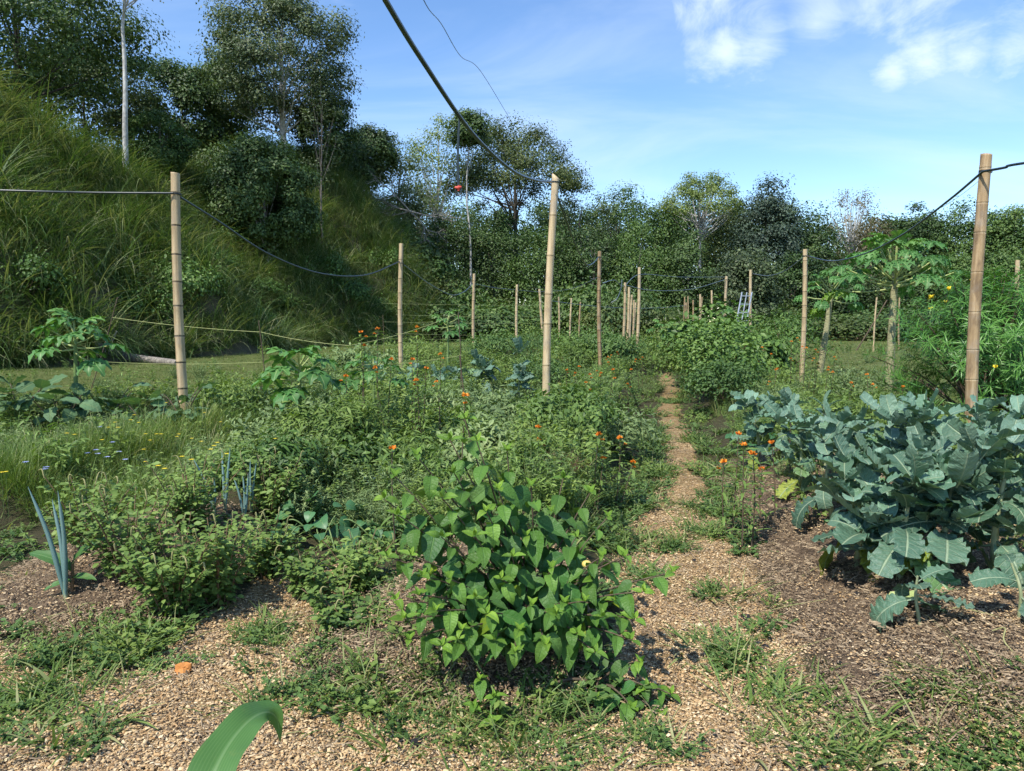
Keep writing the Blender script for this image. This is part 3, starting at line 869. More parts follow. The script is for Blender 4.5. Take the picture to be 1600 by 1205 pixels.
# ------------------------------------------------------------------ trees
def make_tree(name, label, cat, px, pytop, Y, hw, mat, bark='bark', cb=.2, ncl=90, lpc=90, lsz=.34, crf=.30, trunk_r=None, base=None, lean=0.0, shape='round', limbs=16, group=None, shell=.5, flat=.6, thin=1.0):
    b = at(px, Y) if base is None else np.asarray(base, float)
    top = pt(px, pytop, b[1])
    H = top[2] - b[2]; rx = hw / F * b[1] * (1.18 if b[1] > 73 else 1.0)
    root = thing(name, label, cat, b, group)
    if trunk_r is None: trunk_r = max(.07, H * .013)
    cz0 = H * cb; cz = (H + cz0) / 2; rz = (H - cz0) / 2
    d = rdir(ncl); r = shell + (1 - shell) * rng.uniform(0, 1, ncl) ** .6
    if shape == 'umbrella':
        a = rng.uniform(0, 2 * math.pi, ncl); rr_ = np.sqrt(rng.uniform(0, 1, ncl))
        C = np.stack([np.cos(a) * rr_ * rx, np.sin(a) * rr_ * rx, cz0 + (H - cz0) * (1 - .75 * rr_ ** 2) * rng.uniform(.72, 1, ncl)], -1)
        cr = rx * crf
    else:
        C = d * r[:, None] * np.array([rx, rx, rz]) * .86 + np.array([0, 0, cz])
        if shape == 'cone':
            k = np.clip((C[:, 2] - cz0) / (H - cz0), 0, 1); C[:, :2] *= (1.15 - .75 * k)[:, None]
        cr = (rx * rz) ** .5 * crf
    C[:, 0] += lean * (C[:, 2] / H) * rx
    crs = cr * rng.uniform(.6, 1.25, ncl)
    # trunk and limbs
    mb_ = MB()
    tt = np.linspace(0, 1, 9)[:, None]
    tp = np.array([0, 0, cz + rz * .45])
    P = tt * tp + np.concatenate([np.cumsum(rng.normal(0, .008 * H, (9, 2)), 0) * tt, np.zeros((9, 1))], 1)
    P[:, 0] += lean * rx * tt[:, 0]; P[0, 2] = -.3
    tube(mb_, P, np.linspace(trunk_r * 1.15, trunk_r * .25, 9), 7, .5)
    for k in rng.permutation(ncl)[:limbs]:
        zf = np.clip(max(C[k, 2] * rng.uniform(.35, .7), cz0 * rng.uniform(.85, 1.1)) / tp[2], .1, .95)
        s = np.array([np.interp(zf, tt[:, 0], P[:, i]) for i in range(3)])
        m_ = (s + C[k]) / 2 + np.array([0, 0, -.05 * H * rng.uniform(-.3, 1)])
        tube(mb_, bez(s, m_, C[k], 6), np.linspace(trunk_r * .30, trunk_r * .06, 6), 5, .5, cap=False)
    mb_.build('trunk', M[bark], root)
    # crown of leaf-sized faces
    L = int(lpc * thin * (2.3 if b[1] > 57 else 2.0))
    K = ncl * L
    off = rng.normal(0, .5, (ncl, L, 3)); off *= np.minimum(1, 1.15 / np.maximum(np.linalg.norm(off, axis=2, keepdims=True), .01))
    Pl = (C[:, None, :] + off * crs[:, None, None] * np.array([1, 1, flat])).reshape(-1, 3)
    Pl[:, 2] = np.maximum(Pl[:, 2], .05)
    outw = nrm(Pl - np.array([lean * rx * .7, 0, cz - rz * .3]))
    nn = nrm(np.array([0, 0, .5]) + outw * .35 + nrm(off.reshape(-1, 3)) * .75 + rng.normal(0, .32, (K, 3)))
    dd = nrm(np.cross(nn, rdir(K))) + np.array([0, 0, -.25])
    ti = np.clip(np.repeat(rng.normal(.42, .17, ncl), L) + rng.normal(0, .16, K), 0, 1)
    mc = MB(); mc.place(RHOMB, frames(dd, nn), Pl, lsz * .74 * rng.uniform(.55, 1.25, K), ti)
    TREE_H[root.name] = H
    mc.build('crown', M[mat], root, smooth_=False)
    return root


def put_copy(o, px, Y, sx, sz, label=None, group=None, base=None, name=None, rz=None):
    c = copy_tree(o)
    b = at(px, Y) if base is None else base
    c.location = tuple(b); c.scale = (sx, sx, sz); c.rotation_euler = (0, 0, random.uniform(0, 6.28) if rz is None else rz)
    if label: c['label'] = label
    if group: c['group'] = group
    if name: c.name = name
    return c


T_ = make_tree
# on the hill
T_('tree', 'big dark spreading tree filling the top left corner', 'tree', 55, -90, 43, 205, 't_dark', 'bark_dark', .22, 150, 130, .30, .27, trunk_r=.28, flat=.5)
T_('tree', 'dark tree on the hill behind the top left corner tree', 'tree', 150, 40, 56, 110, 't_olive', 'bark_dark', .1, 100, 90, .36, .3)
T_('tree', 'mid green tree at left edge above the hill grass', 'tree', -10, 95, 50, 95, 't_mid', 'bark_dark', .0, 90, 90, .34, .3)
wt = G(197, 290)
T_('tree', 'tall slender tree with a white mottled trunk on the hillside', 'tree', 205, -150, wt[1], 115, 't_grey', 'bark_pale', .70, 80, 60, .22, .24, trunk_r=.145, base=wt, lean=.12, limbs=18)
T_('tree', 'very dark rounded tree on the hill left of the tall airy tree', 'tree', 300, 82, 62, 72, 't_dark', 'bark_dark', .05, 90, 110, .36, .3)
T_('tree', 'small light green tree just right of the white trunk', 'tree', 262, 148, 48, 52, 't_mid', 'bark', .05, 70, 90, .24, .28)
T_('tree', 'narrow green tree between dark dome and tall airy tree', 'tree', 368, 55, 66, 46, 't_mid', 'bark', .1, 70, 90, .36, .32)
T_('tree', 'tall airy tree with pale trunk at the hilltop centre left', 'tree', 452, -55, 60, 122, 't_grey', 'bark_pale', .10, 180, 100, .32, .22, trunk_r=.26, limbs=34, flat=.5)
T_('tree', 'lower leafy tree in front of the tall airy tree trunk', 'tree', 520, 130, 63, 50, 't_dark', 'bark', .0, 70, 80, .34, .3)
T_('tree', 'thin pale sapling nearly leafless on the hill crest', 'tree', 507, 110, 55, 34, 't_grey', 'bark', .3, 34, 16, .26, .3, trunk_r=.08, limbs=12)
T_('tree', 'dark green rounded tree where the hill crest drops', 'tree', 570, 188, 72, 60, 't_dark', 'bark_dark', .0, 90, 100, .38, .3)
T_('tree', 'airy grey green tree right of the crest tree', 'tree', 625, 198, 76, 40, 't_grey', 'bark', .05, 60, 55, .36, .32)
hb = G(423, 425)
ht = T_('bushy_tree', 'dense rounded leafy tree alone on the hill slope', 'tree', 408, 205, hb[1], 88, 't_dark', 'bark_pale', .10, 150, 170, .28, .24, trunk_r=.13, base=hb, shell=.62, lean=-.12, flat=.75)
# tree line at the back
T_('tree', 'pale yellow green airy tree with thin stems in tree line', 'tree', 684, 166, 82, 46, 't_pale', 'bark_pale', .45, 60, 40, .34, .30, limbs=40, trunk_r=.16)
T_('tree', 'wide umbrella crowned tree behind the middle bamboo post', 'tree', 805, 178, 86, 84, 't_olive', 'bark_dark', .55, 120, 110, .36, .26, shape='umbrella', limbs=16, trunk_r=.34)
T_('tree', 'straight pale slender trunk with small dark tuft on top', 'tree', 738, 172, 78, 30, 't_dark', 'bark_pale', .82, 30, 90, .40, .5, trunk_r=.15, lean=-.1, limbs=8)
T_('tree', 'airy tree just right of the middle bamboo post top', 'tree', 905, 262, 88, 48, 't_grey', 'bark', .15, 70, 55, .36, .27, limbs=26)
T_('tree', 'second airy tree right of the middle bamboo post', 'tree', 962, 266, 92, 46, 't_mid', 'bark', .2, 70, 55, .38, .27, limbs=26)
T_('tree', 'mid green tree left of the pale umbrella tree', 'tree', 1015, 288, 86, 44, 't_mid', 'bark', .0, 80, 90, .40, .3)
T_('tree', 'pale yellow umbrella tree with bare white branches', 'tree', 1092, 266, 84, 54, 't_pale', 'bark_pale', .66, 80, 50, .34, .26, shape='umbrella', limbs=44, trunk_r=.24)
T_('tree', 'tallest blue dark tree right of the pale umbrella tree', 'tree', 1192, 256, 80, 66, 't_blue', 'bark_dark', .02, 130, 110, .38, .24, shape='cone')
T_('tree', 'sparse brownish flat topped tree above the right tree line', 'tree', 1325, 288, 104, 46, 't_brown', 'bark_pale', .55, 60, 14, .38, .26, shape='umbrella', limbs=60, trunk_r=.25)
T_('tree', 'green tree between the blue dark tree and brownish tree', 'tree', 1268, 318, 88, 44, 't_dark', 'bark', .0, 80, 90, .40, .3)
T_('tree', 'brownish leaved tree below the sparse flat topped tree', 'tree', 1355, 325, 92, 52, 't_brown', 'bark', .1, 80, 80, .38, .3)
T_('tree', 'dark lumpy tree left of the right bamboo post', 'tree', 1425, 305, 90, 44, 't_dark', 'bark', .0, 80, 100, .42, .3)
T_('tree', 'green tree directly behind the right bamboo post', 'tree', 1500, 300, 88, 48, 't_mid', 'bark', .0, 90, 100, .42, .3)
T_('tree', 'green tree right of the right bamboo post', 'tree', 1575, 300, 86, 50, 't_mid', 'bark', .0, 90, 100, .42, .3)
T_('tree', 'tree at the right edge of the tree line', 'tree', 1665, 296, 86, 60, 't_dark', 'bark', .0, 90, 100, .42, .3)
T_('tree', 'grey green tree behind the pale airy tree', 'tree', 655, 262, 95, 48, 't_grey', 'bark', .05, 70, 70, .40, .3)
T_('tree', 'dark tree between pale airy tree and umbrella tree', 'tree', 735, 285, 96, 50, 't_mid', 'bark', .0, 80, 80, .40, .3)
T_('tree', 'dark tree behind the central post top', 'tree', 872, 285, 98, 48, 't_dark', 'bark', .0, 80, 80, .40, .3)
T_('tree', 'olive tree left of the tallest blue dark tree', 'tree', 1135, 300, 90, 46, 't_olive', 'bark', .0, 80, 80, .40, .3)
fr = []
for (px, py, Y, hw, mt, lb) in ((700, 325, 80, 52, 't_dark', 'dark tree below the pale airy tree'), (775, 318, 82, 50, 't_dark', 'dark tree under the umbrella crown left side'),
                               (850, 330, 78, 52, 't_mid', 'tree low behind the middle bamboo post'), (925, 335, 76, 50, 't_dark', 'dark low tree right of the middle post'),
                               (1000, 345, 74, 48, 't_mid', 'low tree above the far leaning posts'), (1075, 352, 72, 46, 't_dark', 'low dark tree under the pale umbrella tree'),
                               (1165, 378, 62, 50, 't_grey', 'greyish tree with large leaves above the ladder'), (1235, 385, 70, 46, 't_dark', 'dark tree left of the short front post top'),
                               (1310, 392, 72, 50, 't_dark', 'dark tree behind the papaya trees'), (1400, 385, 70, 52, 't_dark', 'dark tree behind the large papaya crown'),
                               (1480, 380, 68, 52, 't_mid', 'low tree left of the right bamboo post'), (1565, 385, 66, 52, 't_mid', 'low green tree behind the far right post')):
    fr.append(T_('tree', lb, 'tree', px, py, Y, hw, mt, 'bark', .0, 70, 80, .36, .33))
dense_src = fr[1]
for i, px in enumerate(np.linspace(640, 1720, 16)):
    s_ = fr[(1, 3, 7, 9)[i % 4]]; yy = random.uniform(104, 116); hz_ = pt(px, random.uniform(288, 312) if px < 1230 else random.uniform(318, 336), yy)[2] / TREE_H[s_.name]
    put_copy(s_, px, yy, random.uniform(1.5, 1.9), hz_, 'farthest row of dark trees, number %s from the left' % ORD[i], 'far row of dark trees')
# dead branches on the crest
mb = MB(); d0 = G(690, 352); d0 = pt(640, 330, 66)
root = thing('dead_tree', 'fallen leafless pale tree with tangled branches on the hill crest', 'dead tree', d0)


def twig(p, d, L, r, dep):
    q_ = p + d * L; m_ = (p + q_) / 2 + rng.normal(0, L * .08, 3)
    tube(mb, bez(p, m_, q_, 5), np.linspace(r, r * .5, 5), 5, .6, cap=False)
    if dep:
        for _ in range(3 if dep > 2 else 4):
            t_ = random.uniform(.35, 1); s_ = p + (q_ - p) * t_
            twig(s_, nrm(d + rng.normal(0, .55, 3)), L * random.uniform(.45, .7), r * .55, dep - 1)


for dv in ((-1, 0, .35), (-.9, .2, -.1), (.5, 0, -.55), (-.5, -.2, .55), (.9, 0, -.2)):
    twig(np.zeros(3), nrm(dv), 2.6, .09, 3)
mb.build('branches', M['deadwood'], root)


# ------------------------------------------------------------------ bushes
def bush(name, label, cat, base, h, r, mat, ncl=40, lpc=60, lsz=.1, tm=RHOMB, group=None, stem='stem_brown', flat=.8, nst=9, crf=.38):
    root = thing(name, label, cat, base, group)
    a = rng.uniform(0, 2 * math.pi, ncl); q_ = np.sqrt(rng.uniform(0, 1, ncl))
    C = np.stack([np.cos(a) * q_ * r, np.sin(a) * q_ * r, h * (.25 + .68 * np.sqrt(np.clip(1 - q_ ** 2 * .8, 0, 1)) * rng.uniform(.35, 1, ncl))], -1)
    mb_ = MB()
    for k in rng.permutation(ncl)[:nst]:
        tube(mb_, bez([0, 0, -.05], [C[k, 0] * .3, C[k, 1] * .3, C[k, 2] * .6], C[k], 6), np.linspace(.012, .004, 6) * max(1, h), 5, .5, cap=False)
    mb_.build('stems', M[stem], root)
    K = ncl * lpc
    off = rng.normal(0, .5, (ncl, lpc, 3))
    Pl = (C[:, None] + off * (r * crf) * np.array([1, 1, flat])).reshape(-1, 3); Pl[:, 2] = np.maximum(np.abs(Pl[:, 2]), .03)
    nn = nrm(np.array([0, 0, .7]) + nrm(Pl - [0, 0, h * .3]) * .4 + nrm(off.reshape(-1, 3)) * .5 + rng.normal(0, .3, (K, 3)))
    dd = nrm(np.cross(nn, rdir(K))) + np.array([0, 0, -.3])
    mc = MB(); mc.place(tm, frames(dd, nn), Pl, lsz * rng.uniform(.5, 1.25, K), np.clip(np.repeat(rng.normal(.45, .18, ncl), lpc) + rng.normal(0, .15, K), 0, 1))
    mc.build('foliage', M[mat], root, smooth_=False)
    return root


# undergrowth at the foot of the tree line
ub = [bush('undergrowth_bush', l_ + ' undergrowth bush from the left along the foot of the tree line', 'bush', at(p_, 66), 3.2, 3.0, m_, 45, 60, .34, group='undergrowth along the tree line') for m_, p_, l_ in (('t_dark', 640, ORD[0]), ('t_mid', 655, ORD[1]), ('t_olive', 670, ORD[2]))]
for i, px in enumerate(list(range(690, 1060, 24)) + list(range(1210, 1700, 30))):
    yy = random.uniform(56, 72)
    put_copy(ub[i % 3], px + random.uniform(-8, 8), yy, random.uniform(.7, 1.25), random.uniform(.6, 1.25) * (1.25 if px < 1060 else .8), '%s undergrowth bush from the left along the foot of the tree line' % ORD[i + 3])
HB = ('', 'small hillside bush behind the left post hose', 'hillside bush below the lone slope tree', 'bush at the hill foot below the slope tree', 'bush at the far left hill foot', 'bush near the dead pale tree on the crest', 'bush low on the hill nose, left one', 'bush low on the hill nose, middle one', 'bush low on the hill nose, right one', 'leafy bush just right of the white trunk base', 'leafy bush left of the lone slope tree top', 'leafy bush high on the slope left of the white trunk', 'bush on the left shoulder of the lone slope tree', 'bush on the slope right below the lone slope tree', 'bush at the right foot of the lone slope tree', 'bush at the hill foot just right of the left post', 'bush at the hill foot behind the left post', 'low slope bush left of the second left post', 'hill foot bush left of the second left post', 'low slope bush at the left edge', 'slope bush above the second left post', 'hill foot bush below the lone slope tree')
for i, (px, py, s, z) in enumerate(((350, 395, .5, .5), (330, 430, .45, .45), (400, 470, .55, .5), (440, 490, .4, .45), (60, 560, .4, .35), (560, 300, .5, .5), (600, 430, .55, .7), (660, 440, .6, .7), (700, 455, .6, .7), (260, 250, .55, .5), (330, 260, .6, .55), (120, 230, .6, .5), (360, 350, .6, .8), (500, 450, .7, .8), (470, 380, .6, .7), (290, 480, .6, .7), (230, 510, .5, .6), (540, 480, .6, .7), (590, 500, .5, .6), (40, 480, .5, .6), (620, 380, .6, .7), (400, 520, .4, .5))):
    b = G(px, py)
    if i == 0: hsb = bush('hillside_bush', 'bright leafy bush left of the lone slope tree trunk', 'bush', b, 1.9, 1.6, 't_bright', 40, 60, .17, group='bushes on the hillside')
    else: put_copy(hsb, 0, 0, s * 1.6, z * 1.7, HB[i], base=b)

for i, (px, Y) in enumerate(((-60, 44), (15, 46), (85, 47), (150, 50), (225, 54), (290, 56), (350, 58), (420, 66), (490, 64), (545, 70))):
    put_copy(ub[(0, 1, 2)[i % 3]], px, Y, random.uniform(.6, .85), random.uniform(.7, 1.1), '%s bush from the left along the hilltop under the trees' % ORD[i], 'bushes along the hilltop', name='hilltop_bush')

# ------------------------------------------------------------------ bamboo posts
def post(label, top, low, Y, wpx, mat='bamboo', group=None, cut=0.0, notch=False, seg=.36, name='bamboo_post', ring=.0, tie=None):
    a = pt(*top, Y); b = pt(*low, Y)
    t = (a[2] - float(T(b[0], Y)) + .25) / (a[2] - b[2]); base = a + (b - a) * t
    gz = float(T(base[0], base[1]))
    r = wpx / F * Y * .5
    L = np.linalg.norm(a - base)
    root = thing(name, label, 'post', (base[0], base[1], gz), group)
    loc = np.array([base[0], base[1], gz])
    near = Y < 12
    mb_ = MB(); sides = 14 if near else 8
    zs, rs, ts = [0.0], [r * 1.06], [.55]
    p = random.uniform(.05, .25)
    while p < L - .06:
        k = 1.06 - .14 * p / L
        for dz, f_, tn in ((-.04, 1.0, .62), (-.014, 1.045, .6), (-.009, 1.04, ring), (.002, .985, ring), (.006, 1.05, .75), (.014, 1.055, .75), (.04, 1.0, .66)):
            if 0 < p + dz < L: zs.append(p + dz); rs.append(r * k * f_); ts.append(tn)
        p += seg * random.uniform(.8, 1.2)
    zs.append(L); rs.append(r * .93); ts.append(.7)
    o_ = np.argsort(zs); zs = np.array(zs)[o_]; rs = np.array(rs)[o_]; ts = np.array(ts)[o_]
    ax = (a - base) / L
    bend = .011 * L * np.sin(zs / L * math.pi) * random.choice((-1, 1))
    pts = (base - loc)[None] + ax[None] * zs[:, None] + np.array([1, 0, 0])[None] * bend[:, None]
    tube(mb_, pts, rs, sides, ts, 0, cap=False)
    culm = None
    # hollow cut top
    an = np.arange(sides) / sides * 2 * math.pi
    x = nrm(np.cross(ax, [0.31, .95, .05])); y_ = np.cross(ax, x)
    o1 = pts[-1] + r * .93 * (np.cos(an)[:, None] * x + np.sin(an)[:, None] * y_)
    lift = (np.clip(-(o1 - pts[-1])[:, 0] / r, -1, 1) * .5 + .5) * cut
    if notch: lift = lift - .03 * (np.abs(an - 4.0) < .5)
    o2 = o1 + ax * (lift + .004)[:, None]
    i1 = pts[-1] + (o2 - pts[-1]) * 1.0 - (o1 - pts[-1]) * .25
    i2 = i1 - ax * .12
    V = np.concatenate([o1, o2, i1, i2]); f = []
    for k in range(3):
        for j in range(sides):
            j2 = (j + 1) % sides; f.append([k * sides + j, k * sides + j2, (k + 1) * sides + j2, (k + 1) * sides + j])
    mb_.add(V, f, .75); mb_.add(i2, [list(range(sides))], .1)
    mb_.build('culm', M[mat], root)
    if tie is not None:                    # twine wrapped round the post where the hose is fixed
        zt = L * (tie - top[1]) / (top[1] - low[1]) * -1 * (np.linalg.norm(a - b) / L)
        cpt = a - loc - ax * zt * 1.0
        for w_ in range(3):
            an2 = np.linspace(0, 2 * math.pi, 15); mt_ = MB()
            tube(mt_, cpt + ax * (.009 * (w_ - 1)) + (r * 1.03) * (np.cos(an2)[:, None] * x + np.sin(an2)[:, None] * y_) + ax * (.006 * np.sin(an2 + w_))[:, None], .0035, 5, .4, cap=False)
            mt_.build('twine', M['hose'], root)
    return a


PT = {}
PT['L1'] = post('thick pale bamboo post with dark rings at far left', (274, 272), (289, 612), 8.6, 14, cut=.015, seg=.34, ring=-.4, tie=303)
PT['L2'] = post('bamboo post right of the hill, second in the left row', (627, 381), (628, 560), 16, 7.2, tie=411)
PT['L3'] = post('third post of the left row, before the brown bank', (741, 428), (741, 548), 26, 5)
PT['L4'] = post('thin fourth post of the left row', (808, 445), (808, 533), 33, 4.2)
PT['L5'] = post('fifth post of the left row, tilted left beside the middle post', (843, 452), (847, 497), 38, 4.2)
PT['C1'] = post('tall smooth pale bamboo post with pointed top in the centre', (868, 281), (856, 625), 8.7, 12, cut=.07, seg=.42, ring=.1, tie=285)
PT['C2'] = post('slim orange brown bamboo post behind the central post', (937, 393), (939, 570), 17.9, 6.2, 'bamboo_brown', tie=402)
PT['C3'] = post('tallest of the far post cluster, leaning right', (999, 418), (995, 520), 24, 5)
post('nearest pole of the far post cluster, lowest base of all', (977, 442), (972, 545), 22, 4.6)
post('second pole from the left in the far post cluster', (983, 449), (979, 535), 25, 4.4)
post('third pole from the left in the far post cluster', (987.5, 461), (985, 520), 30, 3.4)
post('fourth pole from the left in the far post cluster', (990.5, 469), (988.5, 518), 34, 3)
post('fifth pole from the left in the far post cluster', (993.5, 473), (991, 515), 38, 3)
post('short far pole right of the central post', (873, 464), (873, 520), 40, 3)
post('thin far pole left of the orange brown post', (893, 466), (892, 500), 44, 2.8)
post('thin tilted far pole just left of the orange brown post', (907, 472), (906, 505), 48, 2.8, 'bamboo_brown')
for px, py, Y, w, lb_ in ((1070, 464, 48, 2, 'leftmost'), (1075, 463, 50, 1.8, 'thinnest'), (1072, 473, 44, 3, 'shortest'), (1083, 469, 44, 2.6, 'second from right'), (1097, 464, 44, 2, 'rightmost')):
    post(lb_ + ' small far pole beyond the bush right of the path', (px, py), (px - .5, 495), Y, w, 'bamboo_brown', group='far small poles beyond the bush')
post('far pole with bright top left of the post before the ladder', (1094, 460), (1093, 495), 40, 3.2)
post('short far pole nearest left of the post before the ladder', (1112, 454), (1111, 495), 38, 3)
PT['R4'] = post('bamboo post left of the ladder', (1135, 432), (1134, 505), 27, 4.6)
PT['R3'] = post('orange tinted bamboo post the ladder leans on', (1173, 422), (1174.5, 520), 24, 4.6, 'bamboo')
PT['R2'] = post('pale bamboo post left of the papaya trees', (1258, 390), (1251, 590), 17.4, 7.2, ring=.05, tie=400)
PT['R1'] = post('thickest brown weathered bamboo post at right behind the kale', (1541, 244), (1520, 655), 7.6, 17, 'bamboo_brown', cut=.02, notch=True, seg=.37, ring=.95, tie=268)
PT['X1'] = post('knobbly bamboo post at the right edge behind the narrow leaved shrub', (1590, 407), (1582, 545), 20, 7, ring=.0)
post('thin far stake left of the papaya trunk', (1370, 465), (1367, 515), 38, 2.6)
post('thin far stake right of the papaya trunk', (1405.5, 465), (1405, 512), 40, 2.6, 'bamboo_brown')
post('tiny far stake seen through the narrow leaved shrub', (1557, 470), (1556, 492), 42, 2.6)


# ------------------------------------------------------------------ hoses, strings, wire
def line(name, label, cat, pts, r, mat, sides=6, group=None):
    pts = np.asarray(pts, float); o0 = pts[0].copy()
    mb_ = MB(); tube(mb_, pts - o0, r, sides, .5)
    o = mb_.build(name, M[mat]); o.location = o0
    return tag(o, label, cat, group)


def spline(cp, n=10):
    cp = np.asarray(cp, float); P = np.vstack([2 * cp[0] - cp[1], cp, 2 * cp[-1] - cp[-2]]); o_ = []
    for i in range(1, len(P) - 2):
        for t in np.linspace(0, 1, n, endpoint=(i == len(P) - 3)):
            o_.append(.5 * ((2 * P[i]) + (-P[i - 1] + P[i + 1]) * t + (2 * P[i - 1] - 5 * P[i] + 4 * P[i + 1] - P[i + 2]) * t * t + (-P[i - 1] + 3 * P[i] - 3 * P[i + 1] + P[i + 2]) * t ** 3))
    return np.array(o_)


line('water_hose', 'thick black hose sagging overhead to the central pointed post', 'hose',
     spline([(-2.0, .6, 3.75), pt(548, -95, 2.85), pt(602, 0, 3.35), pt(660, 95, 3.95), pt(738, 208, 4.9), pt(800, 266, 6.15), pt(838, 282, 7.4), pt(862, 284, 8.58)]), .0135, 'hose', 10)
line('water_hose', 'black hose running left from the far left post', 'hose', spline([pt(-420, 285, 7.9), pt(0, 297.5, 8.2), pt(140, 301, 8.4), pt(271, 302, 8.53)]), .012, 'hose', 8)
line('water_hose', 'black hose sagging from the far left post to the second post', 'hose',
     spline([pt(281, 308, 8.62), pt(340, 345, 9.6), pt(420, 397, 11.2), pt(500, 427, 12.8), pt(570, 430, 14.4), pt(624, 409, 15.95)]), .013, 'hose', 8)
line('water_hose', 'thin hose sagging between second and third left posts', 'hose', spline([pt(631, 414, 16), pt(670, 443, 19), pt(705, 461, 22), pt(725, 456, 24), pt(739, 443, 25.9)]), .013, 'hose_blue', 6)
line('water_hose', 'thin hose strung from third left post towards the middle', 'hose', spline([pt(743, 444, 26.1), pt(775, 450, 29.5), pt(806, 453, 32.9), pt(843, 456, 37.9), pt(890, 452, 30), pt(938, 432, 22)]), .012, 'hose_blue', 6)
line('water_hose', 'black hose falling from the central post to the orange brown post', 'hose',
     spline([pt(872, 310, 8.8), pt(885, 345, 10), pt(900, 385, 12), pt(916, 413, 15), pt(926, 412, 16.6), pt(936, 401, 17.85)]), .014, 'hose', 6)
line('water_hose', 'thin grey hose from orange brown post to the far cluster', 'hose', spline([pt(941, 443, 18), pt(960, 438, 20), pt(975, 447, 21.9), pt(1000, 429, 23.9), pt(1060, 433, 26), pt(1134, 433, 26.9)]), .012, 'hose_blue', 6)
line('water_hose', 'dangling pale hose end beside the far post cluster', 'hose', spline([pt(972, 437, 21), pt(970, 452, 21), pt(964, 467, 21), pt(955, 473, 21)]), .016, 'hose_blue', 6)
line('water_hose', 'lower thin hose strung between far cluster and ladder posts', 'hose', spline([pt(978, 446, 22), pt(1020, 454, 23.5), pt(1080, 452, 25.5), pt(1133, 437, 26.9)]), .012, 'hose_blue', 6)
line('water_hose', 'lowest thin far hose crossing below the far cluster', 'hose', sag(pt(860, 470, 30), pt(1072, 477, 44), .25), .014, 'hose_blue', 6)
line('water_hose', 'black hose from the right post out of the frame', 'hose', spline([pt(1536, 268, 7.5), pt(1570, 262, 7.2), pt(1600, 255, 7.0), pt(1900, 215, 5.5)]), .013, 'hose', 8)
line('water_hose', 'black hose sagging from the right post to the pale post', 'hose',
     spline([pt(1536, 268, 7.5), pt(1480, 315, 8.6), pt(1410, 367, 10.4), pt(1350, 397, 12.6), pt(1300, 408, 15), pt(1261, 400, 17.35)]), .013, 'hose', 8)
line('water_hose', 'dark hose sagging between the pale post and ladder post', 'hose', spline([pt(1256, 402, 17.5), pt(1225, 424, 20), pt(1200, 431, 22), pt(1177, 428, 23.9)]), .013, 'hose_blue', 6)
line('thin_wire', 'thin dark wire hanging from above to the umbrella crowned tree', 'wire', spline([pt(600, -160, 20), pt(662, 0, 26), pt(690, 38, 31), pt(720, 88, 38), pt(750, 110, 46), pt(792, 178, 60), pt(800, 192, 70)]), .018, 'hose', 5)
line('thin_wire', 'fine wire below the hose on the right post', 'wire', sag(pt(1535, 278, 7.6), pt(1470, 325, 8.9), .02), .0025, 'hose', 4)
# hanging line with a red clip
r0 = pt(718, 184, 4.66)
hl = thing('hanging_tube', 'dark green tube with red clip dangling from the overhead hose', 'tube', r0)
mb = MB(); e0 = pt(716, 291, 4.66) - r0
tube(mb, spline([np.zeros(3), e0 * .4 + np.array([-.006, 0, 0]), e0]), .0075, 7, .4); mb.build('tube', M['hose'], hl)
mb = MB(); a_ = np.linspace(0, 2 * math.pi, 18)
tube(mb, e0 + np.stack([np.cos(a_) * .020, np.zeros(18), -.033 + np.sin(a_) * .024], -1), .0045, 6, .5, cap=False); mb.build('loop', M['hose'], hl)
mb = MB(); tube(mb, [e0 + np.array([-.022, 0, -.008]), e0 + np.array([0, -.004, -.012]), e0 + np.array([.02, 0, -.004])], [.007, .012, .007], 8, .5)
tube(mb, [e0 + np.array([.004, 0, .004]), e0 + np.array([.002, 0, -.03])], [.010, .008], 8, .5); mb.build('clip', M['red_plastic'], hl)
# yellow strings on sticks
line('garden_string', 'upper yellow string from the leaning stick behind the left post', 'string', np.concatenate([sag(pt(175, 496, 12), pt(408, 519, 11), .03), sag(pt(408, 519, 11), pt(545, 540, 10.5), .03)[1:], sag(pt(545, 540, 10.5), pt(712, 491, 12), .06)[1:]]), .0035, 'string', 5)
line('garden_string', 'lower yellow string passing low behind the left post', 'string', sag(pt(112, 562, 12), pt(410, 566, 11), .05), .003, 'string', 5)
line('garden_string', 'slanting yellow string left of the central post', 'string', sag(pt(560, 570, 10.5), pt(722, 555, 11), .04), .003, 'string', 5)
for i, (ya, yb) in enumerate(((474, 476), (492, 494), (503, 504), (521, 524), (529, 529))):
    line('trellis_string', '%s thin yellow trellis string between the far left posts' % ('topmost', 'second highest', 'middle', 'second lowest', 'lowest')[i], 'string', sag(pt(598 + 20 * (i % 2), ya, 22), pt(900, yb, 36), .05), .0035, 'string', 4, group='trellis strings between the far left posts')


def stick(label, a, b, Y, r=.008, group=None):
    A_ = pt(*a, Y); B_ = pt(*b, Y); t_ = (A_[2] - float(T(B_[0], Y)) + .05) / (A_[2] - B_[2]); B_ = A_ + (B_ - A_) * t_
    line('garden_stick', label, 'stick', spline([B_, (A_ + B_) / 2 + np.array([.02, 0, 0]), A_]), r, 'stem_brown', 5, group)


stick('thin leaning stick holding the upper string at left', (184, 464), (160, 545), 12)
stick('thin upright stick with a green shoot between left posts', (404, 500), (412, 590), 11)
stick('thin brown stick left of the third left post', (716, 488), (718, 555), 11.5)
stick('slim stake below the orange flowers, right of centre left', (718, 555), (724, 640), 9)
stick('pale diagonal stick by the papaya trunk', (1386, 469), (1366, 502), 38, .035)
stick('thin stake at the start of the trellis strings', (598, 492), (599, 545), 20)

